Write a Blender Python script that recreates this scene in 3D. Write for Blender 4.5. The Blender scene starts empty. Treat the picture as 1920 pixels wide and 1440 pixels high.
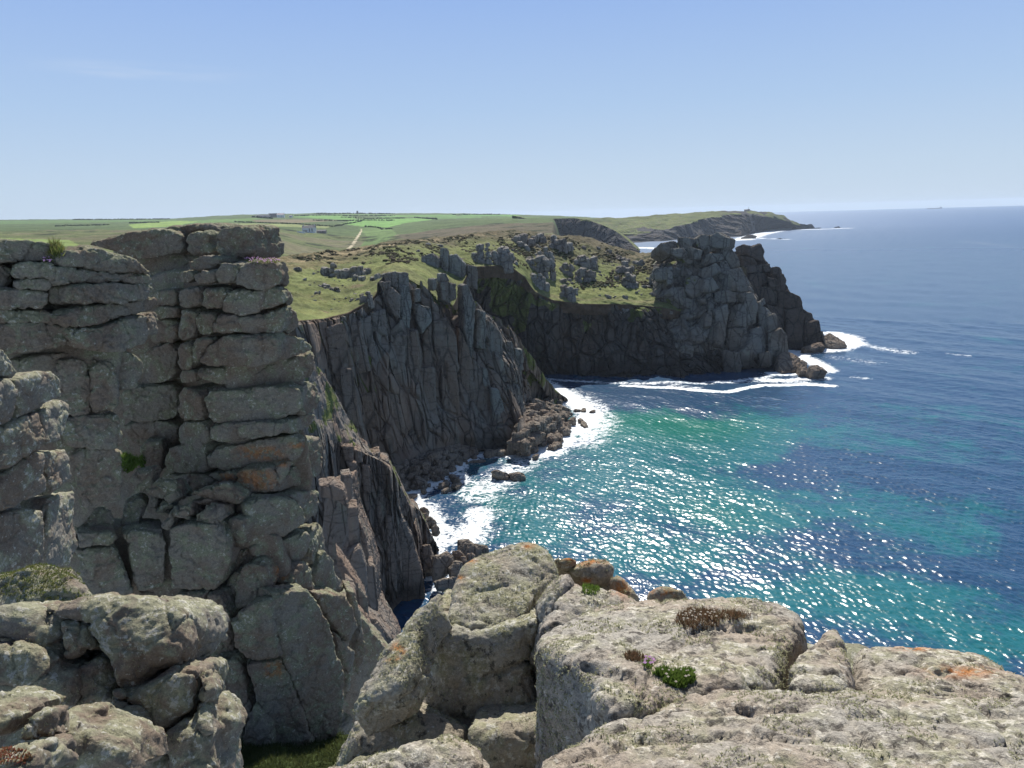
import bpy, bmesh, math, random
import numpy as np
from mathutils import Vector, Matrix

# ------------------------------------------------------------------ camera, sky, sun, exposure
SC = bpy.context.scene
COL = SC.collection
R_ = math.radians
H = 55.0                       # eye above the sea
FPX = 1443.0                   # focal length in photo pixels (1920 wide)
PITCH, ROLL = R_(12.29), R_(1.67)
cp, sp, cr, sr = math.cos(PITCH), math.sin(PITCH), math.cos(ROLL), math.sin(ROLL)
FW = np.array((0, cp, -sp)); U0 = np.array((0, sp, cp)); X0 = np.array((1.0, 0, 0))
RT = cr*X0 - sr*U0
UP = sr*X0 + cr*U0
cam = bpy.data.cameras.new("camera"); co = bpy.data.objects.new("camera", cam); COL.objects.link(co)
cam.sensor_fit = 'HORIZONTAL'; cam.sensor_width = 36.0; cam.lens = 36.0*FPX/1920.0
cam.clip_start = 0.1; cam.clip_end = 60000
M = Matrix.Identity(4)
for i in range(3):
    M[i][0] = RT[i]; M[i][1] = UP[i]; M[i][2] = -FW[i]
M[0][3], M[1][3], M[2][3] = 0, 0, H
co.matrix_world = M
SC.camera = co
SUN_EL, SUN_AZ = R_(47), R_(4)      # azimuth: to the right of straight ahead (+Y)
w = bpy.data.worlds.new("World"); SC.world = w; w.use_nodes = True
wn = w.node_tree.nodes; wl = w.node_tree.links; wn.clear()
sky = wn.new('ShaderNodeTexSky'); sky.sky_type = 'NISHITA'; sky.sun_disc = False
sky.sun_elevation = SUN_EL; sky.sun_rotation = SUN_AZ
sky.altitude = 50; sky.air_density = 1.0; sky.dust_density = 0.6; sky.ozone_density = 2.0
bg = wn.new('ShaderNodeBackground'); bg.inputs[1].default_value = 0.070
wo = wn.new('ShaderNodeOutputWorld')
tcd = wn.new('ShaderNodeTexCoord'); sxz = wn.new('ShaderNodeSeparateXYZ'); wl.new(tcd.outputs['Generated'], sxz.inputs[0])
cr_ = wn.new('ShaderNodeValToRGB'); wl.new(sxz.outputs[2], cr_.inputs[0]); e = cr_.color_ramp.elements     # clear air: pale at the horizon, blue above
e[0].position = 0.; e[0].color = (.60, .715, .84, 1); e[1].position = .28; e[1].color = (.29, .46, .85, 1)
for ps, cc in ((.05, (.55, .69, .85, 1)), (.13, (.44, .61, .86, 1))):
    q_ = e.new(ps); q_.color = cc
# a wisp of high cloud low in the left of the sky
mp = wn.new('ShaderNodeMapping'); wl.new(tcd.outputs['Generated'], mp.inputs[0]); mp.inputs['Scale'].default_value = (5, 5, 60)
cn = wn.new('ShaderNodeTexNoise'); wl.new(mp.outputs[0], cn.inputs['Vector']); cn.inputs['Scale'].default_value = 1.; cn.inputs['Detail'].default_value = 6
cm = wn.new('ShaderNodeMapRange'); cm.interpolation_type = 'SMOOTHSTEP'; wl.new(cn.outputs[0], cm.inputs[0]); cm.inputs[1].default_value = .5; cm.inputs[2].default_value = .75
vd = wn.new('ShaderNodeVectorMath'); vd.operation = 'SUBTRACT'; wl.new(tcd.outputs['Generated'], vd.inputs[0]); vd.inputs[1].default_value = (-.42, .89, .166)
ve = wn.new('ShaderNodeVectorMath'); ve.operation = 'MULTIPLY'; wl.new(vd.outputs[0], ve.inputs[0]); ve.inputs[1].default_value = (7, 7, 90)
vf = wn.new('ShaderNodeVectorMath'); vf.operation = 'LENGTH'; wl.new(ve.outputs[0], vf.inputs[0])
cf = wn.new('ShaderNodeMapRange'); cf.interpolation_type = 'SMOOTHSTEP'; wl.new(vf.outputs['Value'], cf.inputs[0]); cf.inputs[1].default_value = 1.3; cf.inputs[2].default_value = .1; cf.inputs[3].default_value = 0; cf.inputs[4].default_value = .25
cg = wn.new('ShaderNodeMath'); cg.operation = 'MULTIPLY'; wl.new(cm.outputs[0], cg.inputs[0]); wl.new(cf.outputs[0], cg.inputs[1])
cx_ = wn.new('ShaderNodeMix'); cx_.data_type = 'RGBA'; wl.new(cg.outputs[0], cx_.inputs[0]); wl.new(cr_.outputs[0], cx_.inputs[6]); cx_.inputs[7].default_value = (.75, .82, .92, 1)
gn = wn.new('ShaderNodeVectorMath'); gn.operation = 'SCALE'; wl.new(cx_.outputs[2], gn.inputs[0]); gn.inputs['Scale'].default_value = 10.2
hz = wn.new('ShaderNodeMapRange'); hz.interpolation_type = 'SMOOTHSTEP'; wl.new(sxz.outputs[2], hz.inputs[0])
hz.inputs[1].default_value = .60; hz.inputs[2].default_value = .25; hz.inputs[3].default_value = 0; hz.inputs[4].default_value = 1
hm = wn.new('ShaderNodeMix'); hm.data_type = 'RGBA'; wl.new(hz.outputs[0], hm.inputs[0]); wl.new(sky.outputs[0], hm.inputs[6]); wl.new(gn.outputs[0], hm.inputs[7])
wl.new(hm.outputs[2], bg.inputs[0]); wl.new(bg.outputs[0], wo.inputs[0])
sl = bpy.data.lights.new("sun", 'SUN'); so = bpy.data.objects.new("sun", sl); COL.objects.link(so)
sl.energy = 5.0; sl.angle = R_(0.53); sl.color = (1.0, 0.95, 0.87)
SD = Vector((math.sin(SUN_AZ)*math.cos(SUN_EL), math.cos(SUN_AZ)*math.cos(SUN_EL), math.sin(SUN_EL)))
so.rotation_euler = SD.to_track_quat('Z', 'Y').to_euler()
SC.view_settings.view_transform = 'Standard'; SC.view_settings.look = 'None'
SC.view_settings.exposure = 0.44; SC.view_settings.gamma = 1.0; SC.view_settings.use_curve_mapping = False
SC.cycles.max_bounces = 5; SC.cycles.diffuse_bounces = 3; SC.cycles.glossy_bounces = 2
SC.cycles.volume_bounces = 0; SC.cycles.caustics_reflective = False; SC.cycles.caustics_refractive = False

# ------------------------------------------------------------------ pixel -> place helpers
def ray(px, py):
    return FW + (px-960)/FPX*RT + (720-py)/FPX*UP
def at(px, py, Y):
    d = ray(px, py); t = Y/d[1]
    return np.array((d[0]*t, Y, H+d[2]*t))
def onz(px, py, z):
    d = ray(px, py); t = (z-H)/d[2]
    return np.array((d[0]*t, d[1]*t, z))
def to_px(P):
    P = np.asarray(P, float); v = P-np.array((0, 0, H))
    zf = v@FW
    return 960+FPX*(v@RT)/zf, 720-FPX*(v@UP)/zf

# ------------------------------------------------------------------ numpy noise
def _h(ix, iy, iz, s):
    h = (ix.astype(np.uint32)*np.uint32(374761393) + iy.astype(np.uint32)*np.uint32(668265263)
         + iz.astype(np.uint32)*np.uint32(2147483647) + np.uint32((s*2654435761) & 0xffffffff))
    h ^= h >> np.uint32(13); h *= np.uint32(1274126177); h ^= h >> np.uint32(16)
    h *= np.uint32(2246822519); h ^= h >> np.uint32(15)
    return h
_G = np.array([(1,1,0),(-1,1,0),(1,-1,0),(-1,-1,0),(1,0,1),(-1,0,1),(1,0,-1),(-1,0,-1),
               (0,1,1),(0,-1,1),(0,1,-1),(0,-1,-1),(1,1,0),(-1,1,0),(0,-1,1),(0,-1,-1)], float)
def pn(p, s=0):
    p = np.asarray(p, float); i = np.floor(p).astype(np.int64); f = p-i
    u = f*f*f*(f*(f*6-15)+10)
    r = np.zeros(len(p))
    for a in (0, 1):
        wx = u[:, 0] if a else 1-u[:, 0]
        for b in (0, 1):
            wy = u[:, 1] if b else 1-u[:, 1]
            for c in (0, 1):
                wz = u[:, 2] if c else 1-u[:, 2]
                g = _G[_h(i[:, 0]+a, i[:, 1]+b, i[:, 2]+c, s) & np.uint32(15)]
                d = g[:, 0]*(f[:, 0]-a)+g[:, 1]*(f[:, 1]-b)+g[:, 2]*(f[:, 2]-c)
                r += wx*wy*wz*d
    return r
def fbm(p, o=4, s=0, g=0.5):
    r = 0; a = 1.0; p = np.asarray(p, float)
    for k in range(o):
        r = r+a*pn(p, s+k*17); a *= g; p = p*2.03+11.7
    return r
def ridged(p, o=3, s=0):
    r = 0; a = 1.0; p = np.asarray(p, float)
    for k in range(o):
        r = r+a*(1-2*np.abs(pn(p, s+k*31))); a *= .5; p = p*2.1+5.3
    return r
def worley(p, s=0):
    """F1, F2, random value of the nearest cell, second random value"""
    p = np.asarray(p, float); i = np.floor(p).astype(np.int64)
    f1 = np.full(len(p), 9.0); f2 = f1.copy(); rv = np.zeros(len(p)); rw = np.zeros(len(p))
    for a in (-1, 0, 1):
        for b in (-1, 0, 1):
            for c in (-1, 0, 1):
                x, y, z = i[:, 0]+a, i[:, 1]+b, i[:, 2]+c
                h = _h(x, y, z, s)
                q0 = x+(h & np.uint32(1023))/1023.0*.9; q1 = y+((h >> np.uint32(10)) & np.uint32(1023))/1023.0*.9
                h2 = _h(x, y, z, s+77); q2 = z+(h2 & np.uint32(1023))/1023.0*.9
                d = (q0-p[:, 0])**2+(q1-p[:, 1])**2+(q2-p[:, 2])**2
                n = d < f1
                f2 = np.where(n, f1, np.minimum(f2, d)); f1 = np.where(n, d, f1)
                rv = np.where(n, ((h2 >> np.uint32(10)) & np.uint32(1023))/1023.0, rv)
                rw = np.where(n, ((h2 >> np.uint32(20)) & np.uint32(1023))/1023.0, rw)
    return np.sqrt(f1), np.sqrt(f2), rv, rw
def ss(a, b, x):
    t = np.clip((np.asarray(x, float)-a)/(b-a), 0, 1); return t*t*(3-2*t)

# ------------------------------------------------------------------ meshes
def surfnets(Fv, org, ax, h):
    """isosurface 0 of the grid Fv; org + (i*h) along the three unit axes ax"""
    S = Fv < 0
    n = S[:-1, :-1, :-1].astype(np.int8)
    c = [(a, b, d) for a in (0, 1) for b in (0, 1) for d in (0, 1)]
    nx, ny, nz = Fv.shape
    tot = np.zeros((nx-1, ny-1, nz-1), np.int8)
    for a, b, d in c:
        tot += S[a:nx-1+a, b:ny-1+b, d:nz-1+d]
    act = (tot > 0) & (tot < 8)
    I, J, K = np.nonzero(act)
    idx = np.full(act.shape, -1, np.int64); idx[I, J, K] = np.arange(len(I))
    vals = {q: Fv[I+q[0], J+q[1], K+q[2]] for q in c}
    acc = np.zeros((len(I), 3)); cnt = np.zeros(len(I))
    for q in c:
        for k in range(3):
            if q[k] == 0:
                r = list(q); r[k] = 1; r = tuple(r)
                f0, f1 = vals[q], vals[r]
                m = (f0 < 0) != (f1 < 0)
                t = np.where(m, f0/np.where(m, f0-f1, 1), 0)
                P = np.tile(np.array(q, float), (len(I), 1)); P[:, k] += t
                acc += P*m[:, None]; cnt += m
    V = np.stack((I, J, K), 1)+acc/cnt[:, None]
    Q = []
    for k, (o1, o2) in ((0, (1, 2)), (1, (2, 0)), (2, (0, 1))):
        sl0 = [slice(None)]*3; sl1 = [slice(None)]*3
        sl0[k] = slice(0, -1); sl1[k] = slice(1, None)
        for o in (o1, o2):
            sl0[o] = slice(1, -1); sl1[o] = slice(1, -1)
        s0, s1 = S[tuple(sl0)], S[tuple(sl1)]
        A = np.stack(np.nonzero(s0 != s1), 1)
        inside = s0[tuple(A.T)]
        A = A.copy(); A[:, o1] += 1; A[:, o2] += 1
        def cell(d1, d2):
            B = A.copy(); B[:, o1] -= d1; B[:, o2] -= d2
            return idx[B[:, 0], B[:, 1], B[:, 2]]
        q = np.stack((cell(1, 1), cell(0, 1), cell(0, 0), cell(1, 0)), 1)
        q[~inside] = q[~inside][:, ::-1]
        Q.append(q)
    W = org+h*(V[:, :1]*ax[0]+V[:, 1:2]*ax[1]+V[:, 2:3]*ax[2])
    Q = np.concatenate(Q)
    if np.dot(np.cross(ax[0], ax[1]), ax[2]) < 0: Q = Q[:, ::-1]
    return W, Q
def vnormals(V, Q):
    n = np.cross(V[Q[:, 2]]-V[Q[:, 0]], V[Q[:, 3]]-V[Q[:, 1]])
    N = np.zeros_like(V)
    for k in range(Q.shape[1]):
        for a in range(3):
            N[:, a] += np.bincount(Q[:, k], n[:, a], len(V))
    return N/np.maximum(np.linalg.norm(N, axis=1), 1e-9)[:, None]
def mesh_obj(name, V, Q, mat=None, parent=None, smooth=True, attrs=None, loc=None):
    V = np.asarray(V, np.float32); Q = np.asarray(Q, np.int32)
    if loc is not None: V = V-np.asarray(loc, np.float32)
    me = bpy.data.meshes.new(name)
    k = Q.shape[1]
    me.vertices.add(len(V)); me.vertices.foreach_set('co', V.ravel())
    me.loops.add(Q.size); me.loops.foreach_set('vertex_index', Q.ravel())
    me.polygons.add(len(Q)); me.polygons.foreach_set('loop_start', np.arange(0, Q.size, k, dtype=np.int32))
    me.polygons.foreach_set('use_smooth', np.full(len(Q), smooth))
    me.update(calc_edges=True)
    for an, av in (attrs or {}).items():
        av = np.asarray(av, np.float32)
        if av.ndim == 1:
            me.attributes.new(an, 'FLOAT', 'POINT').data.foreach_set('value', av)
        else:
            if av.shape[1] == 3: av = np.concatenate((av, np.ones((len(av), 1), np.float32)), 1)
            me.attributes.new(an, 'FLOAT_COLOR', 'POINT').data.foreach_set('color', av.ravel())
    o = bpy.data.objects.new(name, me); COL.objects.link(o)
    if mat: me.materials.append(mat)
    if loc is not None: o.location = loc
    if parent is not None: o.parent = parent
    return o
def tag(o, label=None, cat=None, group=None, kind=None):
    if label: o['label'] = label
    if cat: o['category'] = cat
    if group: o['group'] = group
    if kind: o['kind'] = kind
    return o
def empty(name, loc, label=None, cat=None, group=None):
    o = bpy.data.objects.new(name, None); COL.objects.link(o); o.location = loc
    o.empty_display_size = .3
    return tag(o, label, cat, group)
def child(o, parent):
    """parent o (built in world space) without moving it"""
    o.parent = parent; o.matrix_parent_inverse = Matrix.Translation(-Vector(parent.location))
    return o
def sd_poly(U, V, P):
    """signed distance of grid points to a polygon (negative inside)"""
    d = np.full(U.shape, 1e18); s = np.ones(U.shape)
    n = len(P); j = n-1
    for i in range(n):
        ex, ey = P[j][0]-P[i][0], P[j][1]-P[i][1]
        wx, wy = U-P[i][0], V-P[i][1]
        t = np.clip((wx*ex+wy*ey)/max(ex*ex+ey*ey, 1e-12), 0, 1)
        bx, by = wx-ex*t, wy-ey*t
        d = np.minimum(d, bx*bx+by*by)
        c1 = V >= P[i][1]; c2 = V < P[j][1]; c3 = ex*wy > ey*wx
        s = np.where((c1 & c2 & c3) | (~c1 & ~c2 & ~c3), -s, s)
        j = i
    return s*np.sqrt(d)
def smooth_poly(P, it=1):
    P = np.asarray(P, float)
    for _ in range(it):
        Nx = np.roll(P, -1, 0)
        P = np.stack((.8*P+.2*Nx, .2*P+.8*Nx), 1).reshape(-1, 2)
    return P
def slab(pts, org, e1, e2, T, h, r=.2, bulge=0., taper=0., shrink=0., sm=1):
    """solid whose front outline is the polygon pts (u,v in the plane org,e1,e2) and that reaches T back from it,
    with edges rounded by r; bulge pushes the middle of the front out"""
    e1 = np.asarray(e1, float); e2 = np.asarray(e2, float)
    nn = np.cross(e1, e2)                              # out of the front
    P = smooth_poly(pts, sm)
    pad = 2.5*h
    lo = P.min(0)-pad; hi = P.max(0)+pad
    nu, nv = (np.ceil((hi-lo)/h)).astype(int)+1
    u = lo[0]+h*np.arange(nu); v = lo[1]+h*np.arange(nv)
    UU, VV = np.meshgrid(u, v, indexing='ij')
    s2 = sd_poly(UU, VV, P)+shrink
    inr = max(-s2.min(), 1e-6)
    dome = bulge*np.clip(1-(1+np.minimum(s2, 0)/inr)**2, 0, 1)
    wlo = -T-pad; whi = bulge+pad
    nw = int(math.ceil((whi-wlo)/h))+1
    wv = wlo+h*np.arange(nw)
    W = wv[None, None, :]
    s3 = s2[:, :, None]+taper*np.minimum(W, 0)*-1
    a = s3+r; mid = -T/2
    b = np.maximum(W-dome[:, :, None], -T-W)+r
    D = np.minimum(np.maximum(a, b), 0)+np.sqrt(np.maximum(a, 0)**2+np.maximum(b, 0)**2)-r
    o = np.asarray(org)+lo[0]*e1+lo[1]*e2+wlo*nn
    return surfnets(D, o, (e1, e2, nn), h)
def roughen(V, Q, amps, seed=0, strat=None):
    """amps: list of (wavelength, amplitude, kind)"""
    V = V.copy()
    for (wl_, am, kind) in amps:
        N = vnormals(V, Q)
        if kind == 'warp':
            p = V/wl_
            V = V+am*np.stack((fbm(p, 2, seed+1), fbm(p+31.7, 2, seed+2), fbm(p-17.3, 2, seed+3)), 1)
        elif kind == 'n':
            V = V+N*(am*fbm(V/wl_, 3, seed+5))[:, None]
        elif kind == 'f':
            V = V+N*(am*fbm(V/wl_, 4, seed+6, .6))[:, None]
        elif kind == 'r':
            V = V+N*(am*(ridged(V/wl_, 3, seed+9)-1))[:, None]
        elif kind == 'strata':                        # shallow worn grooves along the bedding
            q = V.copy()/wl_; q[:, :2] *= .16
            V = V+N*(am*fbm(q, 3, seed+12))[:, None]
        elif kind == 'crack':
            f1, f2, a, b = worley(V/wl_+.25*np.stack((pn(V/wl_*1.7, 3), pn(V/wl_*1.7, 4), pn(V/wl_*1.7, 5)), 1), seed+13)
            V = V-N*(am*np.exp(-((f2-f1)/.06)**2))[:, None]+N*(am*.8*(a-.5))[:, None]
        elif kind == 'pit':
            f1, f2, a, b = worley(V/wl_, seed+15)
            V = V-N*(am*np.clip(1-f1*1.6, 0, 1)**1.5*(a > .45))[:, None]
    return V

# ------------------------------------------------------------------ materials
class NT:
    def __init__(s, name):
        s.m = bpy.data.materials.new(name); s.m.use_nodes = True
        s.t = s.m.node_tree; s.t.nodes.clear()
        s.out = s.t.nodes.new('ShaderNodeOutputMaterial')
        s.pos = s.t.nodes.new('ShaderNodeNewGeometry')
    def link(s, a, b): s.t.links.new(a, b)
    def set(s, sock, v):
        if hasattr(v, 'is_linked') or isinstance(v, bpy.types.NodeSocket): s.link(v, sock)
        else:
            if sock.type == 'RGBA' and len(v) == 3: v = (*v, 1)
            sock.default_value = v
    @property
    def P(s): return s.pos.outputs['Position']
    def map(s, scale, rot=(0, 0, 0), vec=None):
        n = s.t.nodes.new('ShaderNodeMapping'); s.link(vec or s.P, n.inputs[0])
        n.inputs['Scale'].default_value = scale; n.inputs['Rotation'].default_value = rot
        return n.outputs[0]
    def noise(s, scale, detail=4, rough=.55, vec=None, dist=0.):
        n = s.t.nodes.new('ShaderNodeTexNoise'); s.link(vec or s.P, n.inputs['Vector'])
        n.inputs['Scale'].default_value = scale; n.inputs['Detail'].default_value = detail
        n.inputs['Roughness'].default_value = rough; n.inputs['Distortion'].default_value = dist
        return n.outputs['Fac']
    def voro(s, scale, vec=None, feature='F1', out='Distance'):
        n = s.t.nodes.new('ShaderNodeTexVoronoi'); s.link(vec or s.P, n.inputs['Vector'])
        n.feature = feature; n.inputs['Scale'].default_value = scale
        return n.outputs[out]
    def step(s, v, a, b):
        n = s.t.nodes.new('ShaderNodeMapRange'); n.interpolation_type = 'SMOOTHSTEP'
        s.set(n.inputs[0], v); n.inputs[1].default_value = a; n.inputs[2].default_value = b
        return n.outputs[0]
    def math(s, op, a, b=0., c=None):
        n = s.t.nodes.new('ShaderNodeMath'); n.operation = op
        s.set(n.inputs[0], a); s.set(n.inputs[1], b)
        if c is not None: s.set(n.inputs[2], c)
        return n.outputs[0]
    def mix(s, f, a, b, blend='MIX'):
        n = s.t.nodes.new('ShaderNodeMix'); n.data_type = 'RGBA'; n.blend_type = blend
        s.set(n.inputs[0], f); s.set(n.inputs[6], a); s.set(n.inputs[7], b)
        return n.outputs[2]
    def attr(s, name, out='Fac'):
        n = s.t.nodes.new('ShaderNodeAttribute'); n.attribute_name = name
        return n.outputs[out]
    def nz(s, k=2):
        n = s.t.nodes.new('ShaderNodeSeparateXYZ'); s.link(s.pos.outputs['Normal'], n.inputs[0])
        return n.outputs[k]
    def bump(s, h, dist, strength=1., normal=None):
        n = s.t.nodes.new('ShaderNodeBump'); s.link(h, n.inputs['Height'])
        n.inputs['Distance'].default_value = dist; n.inputs['Strength'].default_value = strength
        if normal: s.link(normal, n.inputs['Normal'])
        return n.outputs[0]
    def bsdf(s, col, rough=.9, normal=None, spec=.3, **kw):
        n = s.t.nodes.new('ShaderNodeBsdfPrincipled')
        s.set(n.inputs['Base Color'], col); s.set(n.inputs['Roughness'], rough)
        n.inputs['Specular IOR Level'].default_value = spec
        if normal: s.link(normal, n.inputs['Normal'])
        for k, v in kw.items(): s.set(n.inputs[k], v)
        s.link(n.outputs[0], s.out.inputs[0])
        return s.m

def granite(name, base=(.235, .212, .172), brown=(.205, .158, .118), lichen=(.235, .245, .155), pale=(.46, .44, .38),
            dark=(.055, .052, .05), k=1.0, li=.5, pa=.5, orange=0., bump=.06, fuzz=0., da=.36):
    """k: texture frequency factor; li: amount of green-grey lichen; pa: pale lichen spots; orange: rusty lichen patches"""
    s = NT(name)
    a = s.noise(.45*k, 5, .6); b = s.noise(1.3*k, 6, .62, dist=.4); c = s.noise(7*k, 8, .7); d = s.noise(38*k, 4, .7)
    up = s.nz(2)
    col = s.mix(s.step(a, .4, .62), brown, base)
    lf = s.math('ADD', b, s.math('MULTIPLY', up, .10))
    col = s.mix(s.math('MULTIPLY', s.step(lf, .60-.25*li, .78-.25*li), .8), col, lichen)
    spots = s.step(s.math('ADD', c, s.math('MULTIPLY', s.math('SUBTRACT', b, .5), .5)), .66-.16*pa, .71-.16*pa)
    col = s.mix(s.math('MULTIPLY', spots, .75), col, pale)
    col = s.mix(s.math('MULTIPLY', s.step(s.noise(4.2*k, 8, .72), da+.02, da-.07), .85), col, dark)
    if orange > 0:
        om = s.math('MULTIPLY', s.step(s.noise(.62*k, 3, .5, dist=.6), .70-.12*orange, .74-.12*orange), s.step(s.noise(5*k, 6, .7), .44, .58))
        col = s.mix(s.math('MULTIPLY', om, .9), col, (.40, .13, .025))
    om = s.attr('rust')
    om = s.math('MULTIPLY', om, s.step(s.noise(3.1*k, 6, .7), .40, .56))
    col = s.mix(om, col, (.42, .15, .03))
    gr = s.math('MULTIPLY', s.math('MULTIPLY_ADD', d, 1.1, .45), s.math('MULTIPLY_ADD', s.noise(13*k, 5, .75), 1.6, .2))
    col = s.mix(1., col, gr, 'MULTIPLY')
    hgt = s.math('ADD', s.math('MULTIPLY', c, .8), s.math('ADD', s.math('MULTIPLY', b, 1.2), s.math('MULTIPLY', d, .22)))
    n = s.bump(hgt, bump)
    return s.bsdf(col, .95, n, .15)

def cliff_mat(name, base, brown, green, k=1., gv=.5, tall=.22, bump=.5, wet=(3.5, -2.5)):
    """a distant cliff: streaked down the face, joints, grass where the attribute grass says so"""
    s = NT(name)
    v = s.map((1, 1, tall))
    a = s.noise(.09*k, 5, .6, v); b = s.noise(.35*k, 7, .65, v); c = s.noise(1.6*k, 6, .7)
    col = s.mix(s.step(a, .38, .62), brown, base)
    col = s.mix(s.step(b, .55, .75), col, green)
    col = s.mix(s.math('MULTIPLY', s.step(s.noise(.8*k, 5, .7, v), .45, .3), .7), col, (.03, .028, .028))
    jv = s.voro(.28*k, s.map((1, 1, .16)), 'DISTANCE_TO_EDGE')
    jh = s.voro(.22*k, s.map((.35, .35, 1.2)), 'DISTANCE_TO_EDGE')
    j = s.math('MULTIPLY', s.step(jv, 0., .06), s.math('MULTIPLY_ADD', s.step(jh, 0., .05), .5, .5))
    col = s.mix(s.math('MULTIPLY_ADD', j, -.55, .55), col, (.02, .02, .02))
    col = s.mix(s.step(s.attr('scar'), .1, .5), col, s.mix(s.step(b, .35, .6), (.15, .105, .08), (.24, .185, .145)))
    wn_ = s.step(s.noise(.12*k, 3, .5), .3, .7)
    sz = s.t.nodes.new('ShaderNodeSeparateXYZ'); s.link(s.P, sz.inputs[0])
    col = s.mix(s.math('MULTIPLY', s.step(s.math('ADD', sz.outputs[2], s.math('MULTIPLY', wn_, -5 if wet[0] > 1 else -.8)), *wet), .7), col, (.022, .018, .015))
    g1 = s.noise(.12*k, 5, .6); g2 = s.noise(1.4*k, 5, .7); g3 = s.noise(.5*k, 4, .6)
    gc = s.mix(s.step(g1, .35, .65), (.095, .115, .035), (.155, .175, .055))
    gc = s.mix(s.step(g3, .52, .7), gc, (.15, .125, .07))
    gc = s.mix(1., gc, s.math('MULTIPLY_ADD', g2, 1.5, .25), 'MULTIPLY')
    gm = s.step(s.math('ADD', s.attr('grass'), s.math('MULTIPLY', s.math('SUBTRACT', c, .5), .7)), .45, .6)
    col = s.mix(gm, col, gc)
    h = s.math('ADD', s.math('MULTIPLY', b, .8), s.math('ADD', s.math('MULTIPLY', c, .5), s.math('MULTIPLY', j, .35)))
    return s.bsdf(col, .95, s.bump(h, bump), .1)

def land_mat(name, k=1., bump=.4):
    s = NT(name)
    base = s.attr('col', 'Color')
    a = s.noise(.06*k, 5, .6); b = s.noise(.45*k, 6, .65); c = s.noise(2.2*k, 5, .7)
    col = s.mix(1., base, s.math('MULTIPLY_ADD', a, 1.1, .45), 'MULTIPLY')
    col = s.mix(1., col, s.math('MULTIPLY_ADD', b, 1.5, .28), 'MULTIPLY')
    col = s.mix(1., col, s.math('MULTIPLY_ADD', c, 1.2, .4), 'MULTIPLY')
    col = s.mix(s.math('MULTIPLY', s.attr('scrub'), s.step(s.noise(.16*k, 6, .7), .5, .6)), col, (.022, .030, .012))
    st = s.math('MULTIPLY', s.step(s.noise(.35*k, 7, .75), .61, .68), s.attr('stones'))
    col = s.mix(st, col, (.20, .19, .165))
    h = s.math('ADD', s.math('MULTIPLY', b, .9), s.math('MULTIPLY', c, .5))
    return s.bsdf(col, .95, s.bump(h, bump), .08)

def plain(name, c, rough=.8, var=.25, k=6., spec=.2):
    s = NT(name)
    n = s.noise(k, 4, .6)
    return s.bsdf(s.mix(1., c, s.math('MULTIPLY_ADD', n, var*2, 1-var), 'MULTIPLY'), rough, None, spec)

def leaf_mat(name, a, b, k):
    s = NT(name); col = s.mix(s.step(s.noise(k, 3, .6), .35, .65), a, b); s.bsdf(col, .8, None, .15)
    t = s.t.nodes.new('ShaderNodeBsdfTranslucent'); s.link(col, t.inputs[0]); mx = s.t.nodes.new('ShaderNodeMixShader'); mx.inputs[0].default_value = .45
    s.link(s.out.inputs[0].links[0].from_socket, mx.inputs[1]); s.link(t.outputs[0], mx.inputs[2]); s.link(mx.outputs[0], s.out.inputs[0]); return s.m

def sea_mat():
    s = NT('sea_water')
    t = s.attr('teal'); g = s.attr('green'); f = s.attr('foam'); far = s.attr('far')
    n1 = s.noise(.028, 4, .55, s.map((1, .8, 1)), .6); n2 = s.noise(.11, 4, .6)
    tm = s.step(s.math('ADD', t, s.math('MULTIPLY', s.math('SUBTRACT', s.math('ADD', n1, s.math('ADD', s.math('MULTIPLY', n2, .5), s.math('MULTIPLY', s.noise(.42, 4, .65), .35))), .92), 2.8)), .25, .95)
    col = s.mix(tm, (.011, .050, .115), (.006, .112, .132))
    col = s.mix(s.math('MULTIPLY', g, tm), col, (.005, .138, .108))
    # fine ripples on the modelled waves
    w1 = s.noise(.36, 5, .62, s.map((.5, 1.1, 1), (0, 0, -.35)), .35)
    w2 = s.noise(1.6, 5, .65, s.map((.6, 1.1, 1), (0, 0, -.2)), .3)
    nrm = s.bump(s.math('ADD', s.math('MULTIPLY', w1, .5), s.math('MULTIPLY', w2, .5)), .10)
    col = s.mix(s.math('MULTIPLY', far, .8), col, (.022, .088, .215))
    # crest tint of the wavelets
    col = s.mix(s.math('MULTIPLY', s.step(w1, .5, .75), .22), col, (.02, .17, .20))
    fn = s.noise(.55, 8, .72, s.map((.7, 1.2, 1)), 1.2); fn2 = s.noise(2.6, 6, .75, None, .8)
    fr = s.math('ABSOLUTE', s.math('SUBTRACT', s.noise(.30, 5, .6, None, 1.5), .5))
    fv = s.math('ADD', s.math('ADD', s.math('MULTIPLY', fn, .55), s.math('MULTIPLY', fn2, .4)), s.math('MULTIPLY_ADD', fr, -1.1, .12))
    fm = s.step(s.math('ADD', fv, s.math('MULTIPLY', f, .56)), .80, .93)
    col = s.mix(fm, col, (.78, .82, .84))
    return s.bsdf(col, s.math('ADD', s.math('MULTIPLY', fm, .6), s.math('MULTIPLY_ADD', far, .25, .22)), nrm, .5, IOR=1.33)

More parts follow.
